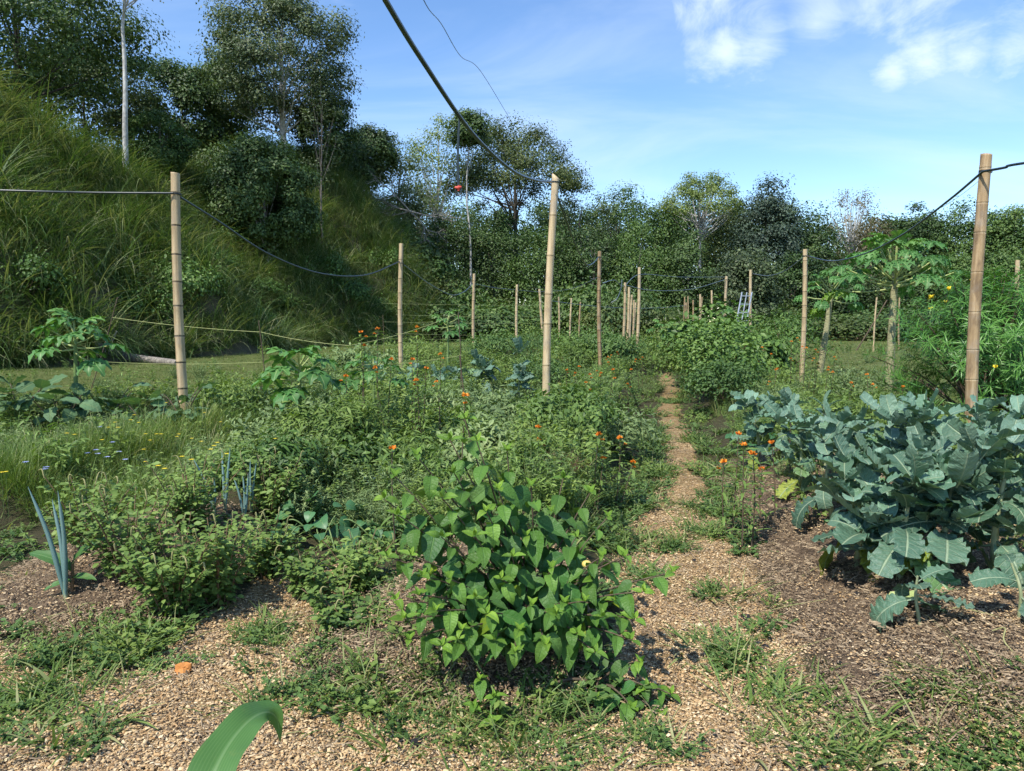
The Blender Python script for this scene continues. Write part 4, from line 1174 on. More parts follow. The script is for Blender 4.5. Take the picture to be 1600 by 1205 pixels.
# ladder
lb = pt(1156, 518, 22.5); lt = pt(1167, 457, 23.6)
gz = float(T(lb[0], lb[1])); dd = (lt - lb); lb = lb - dd * ((lb[2] - gz) / dd[2])
ld = thing('ladder', 'grey aluminium ladder leaning against a post', 'ladder', lb)
ax = lt - lb; sx = nrm(np.array([1, .1, 0])) * .17
for s_ in (-1, 0, 1):
    mb = MB(); tube(mb, [sx * s_, sx * s_ + ax], .024 if s_ else .016, 4, .5); mb.build('rail', M['alu'], ld)
for t_ in np.linspace(.08, .95, 9):
    mb = MB(); tube(mb, [ax * t_ - sx, ax * t_ + sx], .018, 6, .5); mb.build('rung', M['alu'], ld)

# log on the lawn and bare bank
g0, g1, g2 = G(140, 557), G(200, 564), G(278, 571)
mb = MB(); lp = spline([g0 + [0, 0, .42], g1 + [0, 0, .16], g2 + [0, 0, .08]]) - g1
tube(mb, lp, np.linspace(.24, .12, len(lp)), 9, .6)
lg = thing('fallen_log', 'pale weathered log lying at the foot of the hill', 'log', g1); mb.build('log_trunk', M['deadwood'], lg)
mb = MB(); tube(mb, spline([lp[4], lp[4] + [.4, -.2, .35], lp[4] + [.6, -.2, .75]]), .04, 5, .6); mb.build('branch_stub', M['deadwood'], lg)


def rock_mesh(n, sx, sy, sz, seed):
    r_ = np.random.default_rng(seed); V, f = [], []
    th = np.linspace(0, math.pi, 8); ph = np.arange(n) / n * 2 * math.pi
    for i, t_ in enumerate(th):
        for p_ in ph:
            k = 1 + .28 * math.sin(3 * p_ + seed) * math.sin(t_ * 2 + seed) + r_.normal(0, .07)
            V.append([math.sin(t_) * math.cos(p_) * sx * k, math.sin(t_) * math.sin(p_) * sy * k, math.cos(t_) * sz * k])
    for i in range(7):
        for j in range(n): f.append([i * n + j, (i + 1) * n + j, (i + 1) * n + (j + 1) % n, i * n + (j + 1) % n])
    return np.array(V), np.array(f)



# ------------------------------------------------------------------ leaf meshes
def lm(name, tm, mat, tint=.5):
    mb_ = MB(); mb_.add(tm[0], tm[1], tint, tm[2], tm[3]); return mb_.mesh(name, M[mat])


SHRUB = [lm('shrub_leaf', add_petiole(leaf(1, wd, (.5, 1.0), 10, 6, fo, dr, .03, rf=9, petiole=.12, ph=i, irr=.6), 1, .14, .012), 'shrub', .3 + .08 * i) for i, (dr, wd, fo) in enumerate(((.5, .58, .25), (.9, .54, .4), (1.3, .6, .15), (.2, .5, .5), (1.6, .56, .3)))]
KALE = [lm('kale_leaf', add_petiole(leaf(1, .70, (.5, .30), 54, 10, .14, dr, .075, lobes=lo, lobe_d=ld_, rf=12, irr=.8, petiole=.20, ph=i * 1.3, tip=.05), 1, .24, .018), 'kale', .3 + .08 * i)
        for i, (dr, lo, ld_) in enumerate(((.9, 3, .30), (1.5, 4, .34), (.5, 2, .18), (2.0, 3, .28), (.2, 3, .22)))]
FRILL = [lm('kale_young_leaf', add_petiole(leaf(1, .62, (.5, .30), 30, 8, .45, dr, .085, rf=8, irr=1.0, petiole=.15, ph=i, tip=.04), 1, .2, .02), 'kale', .55 + .1 * i) for i, dr in enumerate((.4, 1.2, -.5))]
CURLY = [lm('curly_leaf', add_petiole(leaf(1, .26, (.4, .4), 20, 6, .5, .7, .05, rf=26, petiole=.15, ph=i), 1, .2, .016), 'kale', .12) for i in range(2)]
EGG = [lm('eggplant_leaf', add_petiole(leaf(1, .72, (.5, .75), 12, 6, .15, dr, .03, lobes=3, lobe_d=.20, rf=6, petiole=.25, ph=i), 1, .3, .016), 'eggplant', .35 + .1 * i) for i, dr in enumerate((.6, 1.0, .3))]
HEART = [lm('heart_leaf', add_petiole(leaf(1, .95, (.28, .85), 6, 4, .2, dr, .02, rf=5, petiole=.35), 1, .5, .012), 'heart', .4) for dr in (.5, .9)]


def palm_leaf(nl, cut, droop, seed, wd=.33, nlb=5):
    mb_ = MB(); r_ = random.Random(seed)
    for k in range(nl):
        a = (k - (nl - 1) / 2) / (nl - 1) * 4.3
        L = .62 * (1 - .30 * abs(a) / 2.2) * r_.uniform(.9, 1.1)
        tm = leaf(L, wd * L / .62, (.75, .75 if nlb < 5 else .5), 25, 4, .35, droop + r_.uniform(-.2, .3), .02, lobes=nlb, lobe_d=cut, rf=5, ph=k)
        ca, sa = math.cos(a), math.sin(a)
        v = tm[0] @ np.array([[ca, sa, 0], [-sa, ca, 0], [0, 0, 1]]).T
        v = v * np.array([-1, 1, 1]) + np.array([0, 0, .002 * k])
        mb_.add(v, tm[1][:, ::-1], .4, tm[2], tm[3])
    return mb_.mesh('palmate_leaf', M['papaya'])


PALM_Y = [palm_leaf(7, .45, .6, 5, .36, 2), palm_leaf(7, .5, 1.0, 6, .34, 3)]
PALM = [palm_leaf(9, .74, 1.1, 1), palm_leaf(9, .78, 1.5, 2), palm_leaf(7, .7, .7, 3)]


def rotv(d, up):
    return frames(np.asarray(d, float)[None], np.asarray(up, float)[None])[0]


# ------------------------------------------------------------------ kale
def kale(label, base, h, n=16, L=.36, mesh=KALE, name='kale_plant', group=None, stems=1, yellow=0, bare=.25, shoots=0):
    root = thing(name, label, 'kale', base, group)
    mb_ = MB()
    tp = np.array([random.uniform(-.05, .05), random.uniform(-.05, .05), h * .78])
    sp_ = spline([(0, 0, -.05), tp * .5 + np.array([random.uniform(-.04, .04), random.uniform(-.04, .04), 0]), tp])
    tube(mb_, sp_, np.linspace(.024, .011, len(sp_)) * (h / .7), 8, .5); mb_.build('stalk', M['kale_stem'], root)
    g_ = random.uniform(0, 6)
    for k in range(n):
        t_ = bare + (1 - bare) * (k + .5) / n
        p_ = np.array([np.interp(t_, np.linspace(0, 1, len(sp_)), sp_[:, i]) for i in range(3)])
        az = g_ + k * 2.4 + random.uniform(-.3, .3)
        el = -.35 + 1.35 * (t_ - bare) / (1 - bare) + random.uniform(-.2, .2)
        d = np.array([math.cos(az) * math.cos(el), math.sin(az) * math.cos(el), math.sin(el)])
        s_ = L * (1.15 - .62 * ((t_ - bare) / (1 - bare)) ** 1.5) * random.uniform(.8, 1.15)
        col = (1, 1, 1)
        if k < yellow: col = (2.4, 1.6, .35)
        elif random.random() < .12: col = (1.35, 1.35, .8)
        else: q_ = random.uniform(.8, 1.2); col = (q_, q_, q_ * random.uniform(.92, 1.1))
        piece('leaf', random.choice(mesh), root, rotv(d, np.array([0, 0, 1]) + rng.normal(0, .25, 3)), p_, s_, col)
    for k in range(shoots):          # side shoots with small frilled leaves
        az = g_ + k * 1.9 + random.uniform(-.4, .4); rr_ = random.uniform(.02, .21)
        c_ = np.array([tp[0] + math.cos(az) * rr_, tp[1] + math.sin(az) * rr_, h * random.uniform(.42, 1.1)])
        for j in range(5):
            a2 = az + j * 1.3 + random.uniform(-.3, .3); d = np.array([math.cos(a2), math.sin(a2), random.uniform(.1, 1.3)])
            q_ = random.uniform(.85, 1.5)
            piece('leaf', random.choice(FRILL), root, rotv(d, np.array([0, 0, 1]) + rng.normal(0, .4, 3)), c_ - np.array([0, 0, .03 * (5 - j) / 5]), L * random.uniform(.38, .85), (q_, q_, q_ * random.uniform(.95, 1.1)))
    return root


kl = [((1335, 885), .66, 15, .36, 'kale with bare stalk at the left front of the kale bed', 1),
      ((1405, 905), .62, 16, .44, 'kale with the largest lobed leaves at the front of the bed', 0),
      ((1480, 900), .68, 16, .38, 'front kale between the big lobed kale and right edge', 1),
      ((1555, 905), .74, 17, .38, 'tall front kale with thick pale stalk near right edge', 1),
      ((1640, 900), .74, 15, .40, 'kale half cut off by the right edge', 0),
      ((1305, 815), .70, 15, .34, 'kale at left of the second row behind the bare stalk one', 0),
      ((1375, 820), .74, 16, .36, 'kale second from left in the second row', 1),
      ((1450, 825), .76, 16, .36, 'kale third from left in the second row', 0),
      ((1530, 815), .78, 16, .36, 'kale in the second row before the thick post', 0),
      ((1600, 815), .80, 15, .36, 'kale at right edge of the second row', 0),
      ((1250, 770), .62, 13, .30, 'kale behind the orange flowers at the bed edge', 0),
      ((1330, 765), .68, 14, .32, 'kale in third row left of the dark curly one', 0),
      ((1440, 770), .72, 14, .33, 'kale in third row left of the thick post', 0),
      ((1580, 765), .78, 14, .34, 'kale in third row right of the thick post', 0),
      ((1180, 735), .72, 13, .31, 'leftmost kale beside the path', 0),
      ((1228, 725), .70, 13, .31, 'second kale from the path with a yellow stalk', 1)]
for (p_, h, n, L, lbl, ye) in kl: kale(lbl, G(*p_), h * .88, int(n * 1.0), L * .64, yellow=ye + 1, shoots=10, bare=.32, group='kale in the right bed')
kale('small young kale with few leaves in front of the bed', G(1442, 975), .28, 7, .17, bare=.4)
kale('tiny kale seedling at the right edge', G(1592, 965), .30, 5, .17, bare=.4)
for p_, lbl in (((1287, 735), 'dark curly kale behind the leftmost kale plants'), ((1405, 740), 'dark curly kale in the middle of the bed')):
    kale(lbl, G(*p_), .88 if p_[0] > 1300 else .74, 22, .24, CURLY, 'curly_kale')
for (px, Y, h, lbl) in ((812, 12.5, .95, 'tall blue green kale left of the central post'), (755, 12.8, .62, 'low blue kale left of the tall blue one'), (722, 13.2, .6, 'middle one of the far low blue kale'), (690, 12.6, .55, 'far low blue kale behind orange flowers'),
                        (640, 13, .6, 'far low blue kale by the second left post'), (585, 12.2, .6, 'leftmost far low blue kale')):
    kale(lbl, at(px, Y), h, 14, .30, group='blue kale in the far left bed', shoots=5)

# ------------------------------------------------------------------ central shrub
sb = np.array([0.07, 3.08, float(T(.07, 3.08))])
shrub = thing('leafy_shrub', 'large bright green broad leaved shrub in the centre foreground', 'shrub', sb)
tips = [(650, 712, 3.0), (618, 745, 2.95), (703, 688, 3.05), (726, 655, 3.1), (745, 690, 2.95), (792, 705, 3.1), (778, 765, 2.9), (690, 778, 2.85), (622, 805, 2.9), (880, 748, 3.3), (922, 770, 3.3),
        (950, 808, 3.2), (860, 800, 3.1), (742, 838, 2.8), (822, 838, 2.95), (642, 868, 2.8), (618, 938, 2.75), (632, 968, 2.65), (702, 905, 2.7), (782, 905, 2.75), (862, 888, 2.85), (925, 905, 2.95),
        (962, 940, 2.9), (992, 968, 2.8), (1005, 925, 2.85), (1052, 895, 2.85), (722, 985, 2.6), (772, 1000, 2.58), (812, 985, 2.62), (852, 1008, 2.6), (902, 990, 2.7), (942, 965, 2.78), (682, 955, 2.65),
        (742, 935, 2.68), (832, 945, 2.7), (882, 942, 2.75), (660, 900, 2.8), (800, 870, 2.8), (900, 840, 3.0), (710, 740, 2.95), (690, 1010, 2.6), (870, 960, 2.7), (690, 840, 2.8), (760, 800, 2.85), (605, 870, 2.9), (655, 930, 2.7), (975, 870, 3.0), (940, 870, 2.9), (985, 1000, 2.7), (640, 1000, 2.65), (930, 1020, 2.65), (830, 760, 3.0), (600, 780, 3.0), (915, 940, 2.75), (760, 960, 2.6), (805, 1020, 2.55)]
mbs = MB(); nleaf = 0


def sprout(root, org, start, tip, nodes, mbs, Lmax=.125, curve=None):
    s_ = np.asarray(start) - org; e_ = np.asarray(tip) - org
    c_ = curve - org if curve is not None else s_ * .45 + e_ * .55 + np.array([0, 0, .05])
    p_ = bez(s_, c_, e_, 12)
    tube(mbs, p_, np.linspace(.006, .0025, 12), 5, .5, cap=False)
    n_ = 0
    for k in range(nodes):
        t_ = 1 - .135 * k * random.uniform(.85, 1.1)
        if t_ < .3: break
        q_ = np.array([np.interp(t_, np.linspace(0, 1, 12), p_[:, i]) for i in range(3)])
        az0 = k * math.pi / 2 + random.uniform(-.3, .3) + (random.uniform(0, 3) if k == 0 else 0)
        for sgn in (0, math.pi):
            az = az0 + sgn
            dn = -.08 - .24 * min(k, 3) + random.uniform(-.3, .3)
            if k == 0: dn = .45 + random.uniform(-.3, .2)
            d = np.array([math.cos(az), math.sin(az) - .15, dn])
            L = Lmax * (.48, .80, 1.0, 1.05, 1.0, .9)[min(k, 5)] * random.uniform(.62, 1.2)
            q1 = random.uniform(.85, 1.15)
            col = (2.0 * q1, 1.55 * q1, .9 * q1) if k == 0 else ((1.35 * q1, 1.2 * q1, .95 * q1) if k == 1 else (q1 * random.uniform(.8, 1.15), q1, q1 * random.uniform(.8, 1.4)))
            if k > 1 and random.random() < .04: col = (2.6, 1.6, .5)
            piece('leaf', random.choice(SHRUB), root, rotv(d, np.array([0, -.35, 1]) + rng.normal(0, .2, 3)), q_, L, col); n_ += 1
        if k == 0:
            for az in (az0 + 1.57, az0 + 4.71):
                piece('leaf', SHRUB[3], root, rotv((math.cos(az) * .5, math.sin(az) * .5, .9), (0, -.4, 1)), q_, Lmax * .3, (2.3, 1.75, .9)); n_ += 1
    return n_


for (px, py, Y) in tips:
    sc_y = 3.08 + (Y - 3.08) * 1.0
    nleaf += sprout(shrub, sb, sb + np.array([random.uniform(-.06, .06), random.uniform(-.05, .05), 0]), pt(px, py, sc_y), 5, mbs, .14 if py < 800 else .118)
mbs.build('stems', M['stem_brown'], shrub)
# the two low runners rooted at the shrub's foot
rb = G(848, 1078); rn = thing('shrub_runner', 'low leafy shoot of the shrub lying on the chips at right', 'shrub', rb)
mbs = MB(); k0 = G(935, 1078) + np.array([0, 0, .03])
tube(mbs, spline([np.array([0, 0, .01]), (k0 - rb) * .5 + np.array([0, 0, .03]), k0 - rb]), .006, 6, .5)
for tp in ((1000, 1035, 2.72), (1048, 1085, 2.68), (1035, 1120, 2.6), (960, 1072, 2.75), (988, 1108, 2.6), (1012, 1075, 2.65), (930, 1095, 2.65)):
    sprout(rn, rb, k0, pt(*tp), 3, mbs, .115)
mbs.build('stems', M['stem_brown'], rn)
rb = G(765, 1075); rn = thing('shrub_seedling', 'small leafy seedling below the central shrub', 'shrub', rb); mbs = MB()
for tp in ((750, 1062, 2.62), (772, 1090, 2.55), (740, 1105, 2.52), (768, 1128, 2.48), (715, 1000, 2.62)):
    sprout(rn, rb, rb, pt(*tp), 2, mbs, .095)
mbs.build('stems', M['stem_green'], rn)
# fruit in the shrub
mb = MB(); v, f = rock_mesh(14, .022, .020, .0175, 9); th_ = np.linspace(0, math.pi, 8)
V = np.array([[math.sin(t_) * math.cos(p_) * .023, math.sin(t_) * math.sin(p_) * .02, math.cos(t_) * .0175] for t_ in th_ for p_ in np.arange(14) / 14 * 2 * math.pi]); mb.add(V, f)
o = mb.build('yellow_fruit', M['fruit']); o.location = tuple(pt(917, 882, 2.98)); o.rotation_euler = (0, .2, .3)
tag(o, 'pale yellow egg shaped fruit resting among the shrub leaves', 'fruit')


# ------------------------------------------------------------------ papaya
def papaya(label, base, h, trunk_r, n, pet, lsz, young=True, lean=(0, 0), group=None, el=(.75, -.25)):
    root = thing('papaya_tree', label, 'papaya', base, group)
    mb_ = MB(); tp = np.array([lean[0], lean[1], h]); sp_ = spline([(0, 0, -.1), tp * .5 + np.array([lean[0] * .1, 0, 0]), tp])
    tube(mb_, sp_, np.linspace(trunk_r * 1.2, trunk_r * .75, len(sp_)), 9, .5); mb_.build('trunk', M['papaya_trunk' if not young else 'stem_green'], root)
    g_ = random.uniform(0, 6)
    for k in range(n):
        t_ = k / (n - 1); az = g_ + k * 2.4
        e_ = el[0] + (el[1] - el[0]) * (1 - t_) ** .8 if False else el[1] + (el[0] - el[1]) * t_ + random.uniform(-.12, .12)
        pl = pet * (1.05 - .45 * t_) * random.uniform(.85, 1.1)
        s0 = tp * (.80 + .2 * t_) if young else tp - np.array([0, 0, .35 * (1 - t_)])
        d = np.array([math.cos(az) * math.cos(e_), math.sin(az) * math.cos(e_), math.sin(e_)])
        e0 = s0 + d * pl + np.array([0, 0, .12 * pl])
        mb_ = MB(); tube(mb_, bez(s0, s0 + d * pl * .5 - np.array([0, 0, .06 * pl]), e0, 6), np.linspace(.012, .006, 6) * (pet / .6 + .4), 5, .5, cap=False)
        pe = mb_.build('leaf_stalk', M['petiole'], root)
        dl = nrm(np.array([d[0], d[1], -.15 if t_ < .7 else .3]))
        q_ = random.uniform(.85, 1.2); col = (q_ * (1.3 if t_ > .75 else 1), q_ * (1.15 if t_ > .75 else 1), q_ * .9)
        if not young and k == 0: col = (2.0, 1.35, .5)
        piece('leaf', random.choice(PALM_Y if young else PALM), pe, rotv(dl, np.array([0, 0, 1]) + d * .25 + rng.normal(0, .15, 3)), e0, lsz * (1.05 - .35 * t_) * random.uniform(.85, 1.1), col)
    return root


b0 = G(1388, 612)
papaya('tall papaya tree with spread leaf stalks in front of tree line', b0, pt(1398, 424, b0[1])[2] - b0[2], .085, 28, 1.1, .78, False, (pt(1398, 440, b0[1])[0] - b0[0], 0), el=(1.25, -.1))
b0 = at(1280, 21)
papaya('shorter papaya tree right of the pale bamboo post', b0, pt(1297, 452, 21)[2] - b0[2], .085, 16, .85, .66, False, (.28, 0), el=(1.15, -.35))
papaya('young papaya with spread leaves among the eggplants', at(118, 9.0), 1.12, .026, 13, .42, .50, True, (.05, 0), el=(1.0, -.3))
papaya('young papaya with bare lower stem in front of the meadow grass', at(467, 6.9), 1.0, .020, 13, .30, .44, True, (.03, 0), el=(.9, -.35))
papaya('small young papaya far along the path', at(1035, 24), 1.35, .03, 9, .45, .5, True)
papaya('small papaya left of the far post cluster', at(700, 19), 1.3, .03, 10, .45, .5, True)
papaya('small papaya half hidden behind the weeds at centre left', at(585, 8.2), .75, .018, 9, .3, .36, True)
papaya('small papaya beside the ladder', at(1150, 25), 1.9, .04, 11, .6, .6, True)


# ------------------------------------------------------------------ eggplants
def eggplant(label, base, h, n, L, group):
    root = thing('eggplant_bush', label, 'eggplant', base, group); mb_ = MB()
    for k in range(5):
        az = k * 1.26 + random.uniform(-.3, .3); e_ = np.array([math.cos(az) * h * .5, math.sin(az) * h * .5, h * random.uniform(.7, .95)])
        p_ = bez((0, 0, -.03), (e_[0] * .2, e_[1] * .2, h * .5), e_, 8); tube(mb_, p_, np.linspace(.012, .005, 8), 5, .5, cap=False)
        for j in range(n // 5):
            t_ = random.uniform(.35, 1); q_ = np.array([np.interp(t_, np.linspace(0, 1, 8), p_[:, i]) for i in range(3)])
            a2 = az + random.uniform(-1.3, 1.3); d = (math.cos(a2), math.sin(a2), random.uniform(-.3, .7) * (t_ + .2))
            c_ = random.uniform(.8, 1.25)
            piece('leaf', random.choice(EGG), root, rotv(d, np.array([0, 0, 1]) + rng.normal(0, .3, 3)), q_, L * random.uniform(.6, 1.1), (c_, c_, c_))
    mb_.build('stems', M['stem_brown'], root)


for (px, Y, h, L, lbl) in ((30, 8.3, .62, .27, 'leftmost eggplant bush at the left edge'), (95, 8.4, .62, .28, 'eggplant bush below the young papaya'), (165, 8.9, .70, .28, 'eggplant bush with upright leaves right of the young papaya'),
                           (232, 8.6, .62, .27, 'eggplant bush left of the far left post'), (285, 8.2, .58, .24, 'eggplant bush at the foot of the far left post'), (-40, 8.2, .6, .27, 'eggplant bush cut by the left edge')):
    eggplant(lbl, at(px, Y), h, 25, L, 'eggplants by the left post')


# ------------------------------------------------------------------ milkweed with orange flowers
def flower_head(mb_, c, r):
    n = 26; d = rdir(n); d[:, 2] = np.abs(d[:, 2]) * .8 + .1
    mb_.place(RHOMB, frames(d, rdir(n)), np.repeat(np.asarray(c)[None], n, 0) + d * r * .15, r * rng.uniform(.7, 1.2, n), rng.uniform(0, 1, n))


MILK = [lm('milkweed_leaf', leaf(1, .19, (.5, .8), 6, 2, .3, dr), 'milkweed', .5) for dr in (.7, 1.2)]


def milkweed(label, px, py, Y, nst=2, group=None, flowers=True, low=.25):
    b = at(px, Y); tpw = pt(px, py, Y); h = max(.3, tpw[2] - b[2])
    root = thing('milkweed', label, 'milkweed', b, group)
    ms, mf = MB(), MB()
    for k in range(nst):
        hh = h * (1 if k == 0 else random.uniform(.65, .95)); dx = (0 if k == 0 else random.uniform(-.16, .16))
        e_ = np.array([dx + (0 if k else 0), random.uniform(-.08, .08), hh]); s_ = np.array([dx * .3 + random.uniform(-.05, .05), 0, -.03])
        p_ = bez(s_, (s_ + e_) / 2 + np.array([random.uniform(-.04, .04), 0, 0]), e_, 10); tube(ms, p_, np.linspace(.0065, .003, 10), 5, .5, cap=False)
        nn_ = int(10 * hh / .8) + 5
        ts = low + (1 - low) * (np.arange(nn_) + .5) / nn_; ts = ts ** .75
        P = np.repeat(np.stack([np.interp(ts, np.linspace(0, 1, 10), p_[:, i]) for i in range(3)], -1), 2, 0); K = len(P)
        az = np.repeat(np.arange(nn_) * 1.57, 2) + np.tile([0, math.pi], nn_) + rng.normal(0, .25, K)
        d = np.stack([np.cos(az), np.sin(az), rng.normal(.35, .25, K)], -1)
        if Y < 5.2:
            Fm = frames(d, np.array([0, 0, 1.0]) + rng.normal(0, .15, (K, 3)))
            for j in range(K): piece('leaf', MILK[j % 2], root, Fm[j], P[j], random.uniform(.08, .135))
        else: mf.place(leaf(1, .20, (.5, .8), 4, 2, .3, .9), frames(d, np.array([0, 0, 1.0]) + rng.normal(0, .15, (K, 3))), P, rng.uniform(.08, .125, K), np.clip(rng.normal(.5, .2, K) + np.repeat(ts, 2) * .2, 0, 1))
        if flowers:
            mo = MB(); flower_head(mo, e_ + np.array([0, 0, .015]), .025)
            if random.random() < .6: flower_head(mo, e_ + np.array([random.uniform(-.05, .05), random.uniform(-.03, .03), -.03]), .017)
            mo.build('flower_cluster', M['orange'], root, smooth_=False)
    ms.build('stems', M['stem_brown'], root)
    if mf.n: mf.build('foliage', M['milkweed'], root)
    return root


for (px, py, Y, n, lbl) in ((567, 522, 7.4, 2, 'tall milkweed leftmost of the clump before the second left post'), (592, 517, 7.0, 1, 'tallest milkweed of the clump before the second left post'),
                            (612, 565, 7.0, 2, 'milkweed just left of the second left post'), (645, 565, 7.2, 2, 'milkweed just right of the second left post'), (655, 514, 7.6, 1, 'thin tall milkweed crossing the yellow string'),
                            (690, 556, 7.5, 2, 'milkweed right of the clump with drooping leaves'), (668, 578, 6.6, 2, 'shorter milkweed at the front of the clump'), (545, 590, 6.8, 1, 'short milkweed left of the clump')):
    milkweed(lbl, px, py, Y, n, 'milkweed clump behind the shrub', low=.45)
milkweed('single milkweed with red orange flower above the central shrub', 727, 624, 4.6, 1, low=.6)
milkweed('low milkweed flower at the left of the central shrub', 613, 707, 4.2, 1)
for (px, py, Y, n, lbl) in ((840, 672, 5.6, 2, 'milkweed with small flowers below the central post'), (935, 682, 5.4, 2, 'milkweed with bright orange flower left of the path'), (967, 687, 5.6, 2, 'milkweed nearest the path on its left side')):
    milkweed(lbl, px, py, Y, n, 'milkweed left of the path')
for k_, (px, py, Y) in enumerate(((885, 580, 10.5), (905, 575, 11.5), (922, 588, 10), (932, 582, 11), (958, 580, 10.5), (987, 580, 11), (1003, 560, 15), (965, 552, 15), (950, 560, 14), (915, 600, 9))):
    milkweed('orange milkweed %s in the bed right behind the central post' % ('leftmost', 'second from left', 'fifth from left', 'third from left at front', 'near the orange brown post', 'sixth from left', 'at the far right end', 'far back right', 'far back by the brown post', 'nearest')[k_], px, py, Y, 2, 'milkweed bed behind the central post')
for (px, py, Y, n, lbl) in ((1150, 682, 4.9, 2, 'milkweed with orange flower at the left front of the kale'), (1160, 700, 4.6, 2, 'front milkweed on the soil edge beside the path'), (1205, 697, 5.0, 2, 'milkweed before the leftmost kale'), (1235, 650, 6.0, 1, 'milkweed rising through the leftmost kale')):
    milkweed(lbl, px, py, Y, n, 'milkweed at the edge of the kale bed', low=.1)
for k_, (px, py, Y) in enumerate(((1190, 545, 13), (1213, 580, 11), (1232, 535, 14), (1245, 530, 15), (1270, 548, 13), (1290, 580, 11), (1305, 560, 12.5), (1325, 600, 9.5), (1355, 588, 10), (1205, 555, 13.5), (1255, 545, 13))):
    milkweed('tall orange milkweed, %s of those around the pale post' % ('leftmost', 'third from left and low', 'fourth from left', 'fifth from left at back', 'first right', 'second right and near', 'third right', 'fourth right and near', 'rightmost', 'second from left', 'nearest')[k_], px, py, Y, 2, 'milkweed around the pale post')
milkweed('milkweed with one flower left of the papaya trunk base', 1405, 606, 9, 1)


# ------------------------------------------------------------------ leeks
def leek(label, base, h, n, lean, group):
    root = thing('leek', label, 'leek', base, group)
    for k in range(n):
        mb_ = MB(); e_ = np.array([lean + ((k - (n - 1) / 2) * .13 + random.uniform(-.03, .03)) * h, random.uniform(-.06, .06), h * random.uniform(.7, 1)])
        p_ = spline([(0, 0, 0), e_ * .5 + np.array([-lean * .2, 0, .02]), e_]); m_ = len(p_)
        tube(mb_, p_, np.interp(np.linspace(0, 1, m_), [0, .3, .8, 1], [.007, .011, .007, .0008]) * h / .5, 7, .3 + .4 * np.linspace(0, 1, m_), cap=False)
        mb_.build('leaf', M['leek'], root)
    mb_ = MB(); tube(mb_, [(0, 0, -.02), (0, 0, .03), (0, 0, .09)], [.009, .011, .010], 8, .9); mb_.build('shank', M['kale_stem'], root)


leek('lone tall blue green leek on the left soil mound', G(103, 935), .60, 3, -.07, 'leeks')
for (px, py, h, n, ln, lbl) in ((335, 805, .40, 3, -.08, 'leek clump with leaves fanned left above the weeds'), (352, 800, .46, 2, .0, 'tallest upright leek in the left middle'), (382, 815, .40, 3, -.03, 'leek right of the tallest upright leek'), (393, 800, .38, 2, .01, 'thin leek second right of the tallest one'),
                               (460, 765, .42, 2, -.05, 'leek beside the bare papaya stem'), (540, 775, .45, 3, .05, 'leek right of the bare papaya stem'), (548, 800, .35, 2, .22, 'leek falling over right of the heart leaved vine')):
    leek(lbl, G(px, py), h, n, ln, 'leeks')


# ------------------------------------------------------------------ heart-leaved vine
def vine(label, base, r, n, h):
    root = thing('heart_leaf_vine', label, 'vine', base); mb_ = MB()
    for k in range(6):
        a = k * 1.05; tube(mb_, spline([(0, 0, 0), (math.cos(a) * r * .5, math.sin(a) * r * .5, h * .5), (math.cos(a) * r, math.sin(a) * r, .04)]), .005, 5, .5)
    mb_.build('runners', M['stem_green'], root)
    for k in range(n):
        a = random.uniform(0, 6.28); q_ = math.sqrt(random.random()); p_ = (math.cos(a) * q_ * r, math.sin(a) * q_ * r, h * (1 - q_ * q_ * .8) * random.uniform(.4, 1))
        az = a + random.uniform(-1, 1); c_ = random.uniform(.75, 1.3)
        piece('leaf', random.choice(HEART), root, rotv((math.cos(az), math.sin(az) - .3, random.uniform(-.7, .1)), np.array([0, -.3, 1]) + rng.normal(0, .25, 3)), p_, .11 * random.uniform(.6, 1.15), (c_, c_, c_))


vine('dark green heart leaved vine mound right of the leeks', G(500, 850), .36, 46, .34)
vine('heart leaved vine patch above the leeks', G(395, 745), .25, 14, .25)
vine('heart leaved vine behind the central shrub at left', G(590, 835), .35, 26, .28)
vine('low vine beneath the leftmost kale', G(1200, 690), .4, 20, .3)


# ------------------------------------------------------------------ amaranth weeds with seed spikes
def amaranth(label, base, h, r, nst, group, lsz=.042):
    root = thing('amaranth', label, 'weed', base, group); ms, mf, mk = MB(), MB(), MB()
    for k in range(nst):
        a = random.uniform(0, 6.28); q_ = math.sqrt(random.uniform(.02, 1)) * r; hh = h * random.uniform(.55, 1.05)
        e_ = np.array([math.cos(a) * q_, math.sin(a) * q_, hh]); p_ = bez((math.cos(a) * q_ * .2, math.sin(a) * q_ * .2, -.02), (e_[0] * .5, e_[1] * .5, hh * .6), e_, 8)
        tube(ms, p_, np.linspace(.005, .002, 8), 5, .5, cap=False)
        K = 56; ts = rng.uniform(.12, .97, K); P = np.stack([np.interp(ts, np.linspace(0, 1, 8), p_[:, i]) for i in range(3)], -1)
        az = rng.uniform(0, 6.28, K); d = np.stack([np.cos(az), np.sin(az), rng.normal(.2, .3, K)], -1)
        P = P + d * np.array([1, 1, .2]) * rng.uniform(.0, .05, (K, 1))
        mf.place(leaf(1, .55, (.6, .7), 3, 2, .3, .5), frames(d, np.array([0, -.2, 1.0]) + rng.normal(0, .3, (K, 3))), P, lsz * rng.uniform(.5, 1.2, K), np.clip(rng.normal(.45, .22, K), 0, 1))
        if random.random() < .4:
            mk = MB(); dr = np.array([random.uniform(-.4, .4), random.uniform(-.3, .3), .8]); L = random.uniform(.05, .11)
            tube(mk, spline([e_ - [0, 0, .01], e_ + dr * L * .6, e_ + dr * L + np.array([dr[0] * .05, 0, -.03])]), np.concatenate([np.linspace(.002, .0045, 6), np.linspace(.0045, .001, 14)]), 6, .5); mk.build('seed_spike', M['spike'], root)
    ms.build('stems', M['stem_red'], root); mf.build('foliage', M['amaranth'], root)


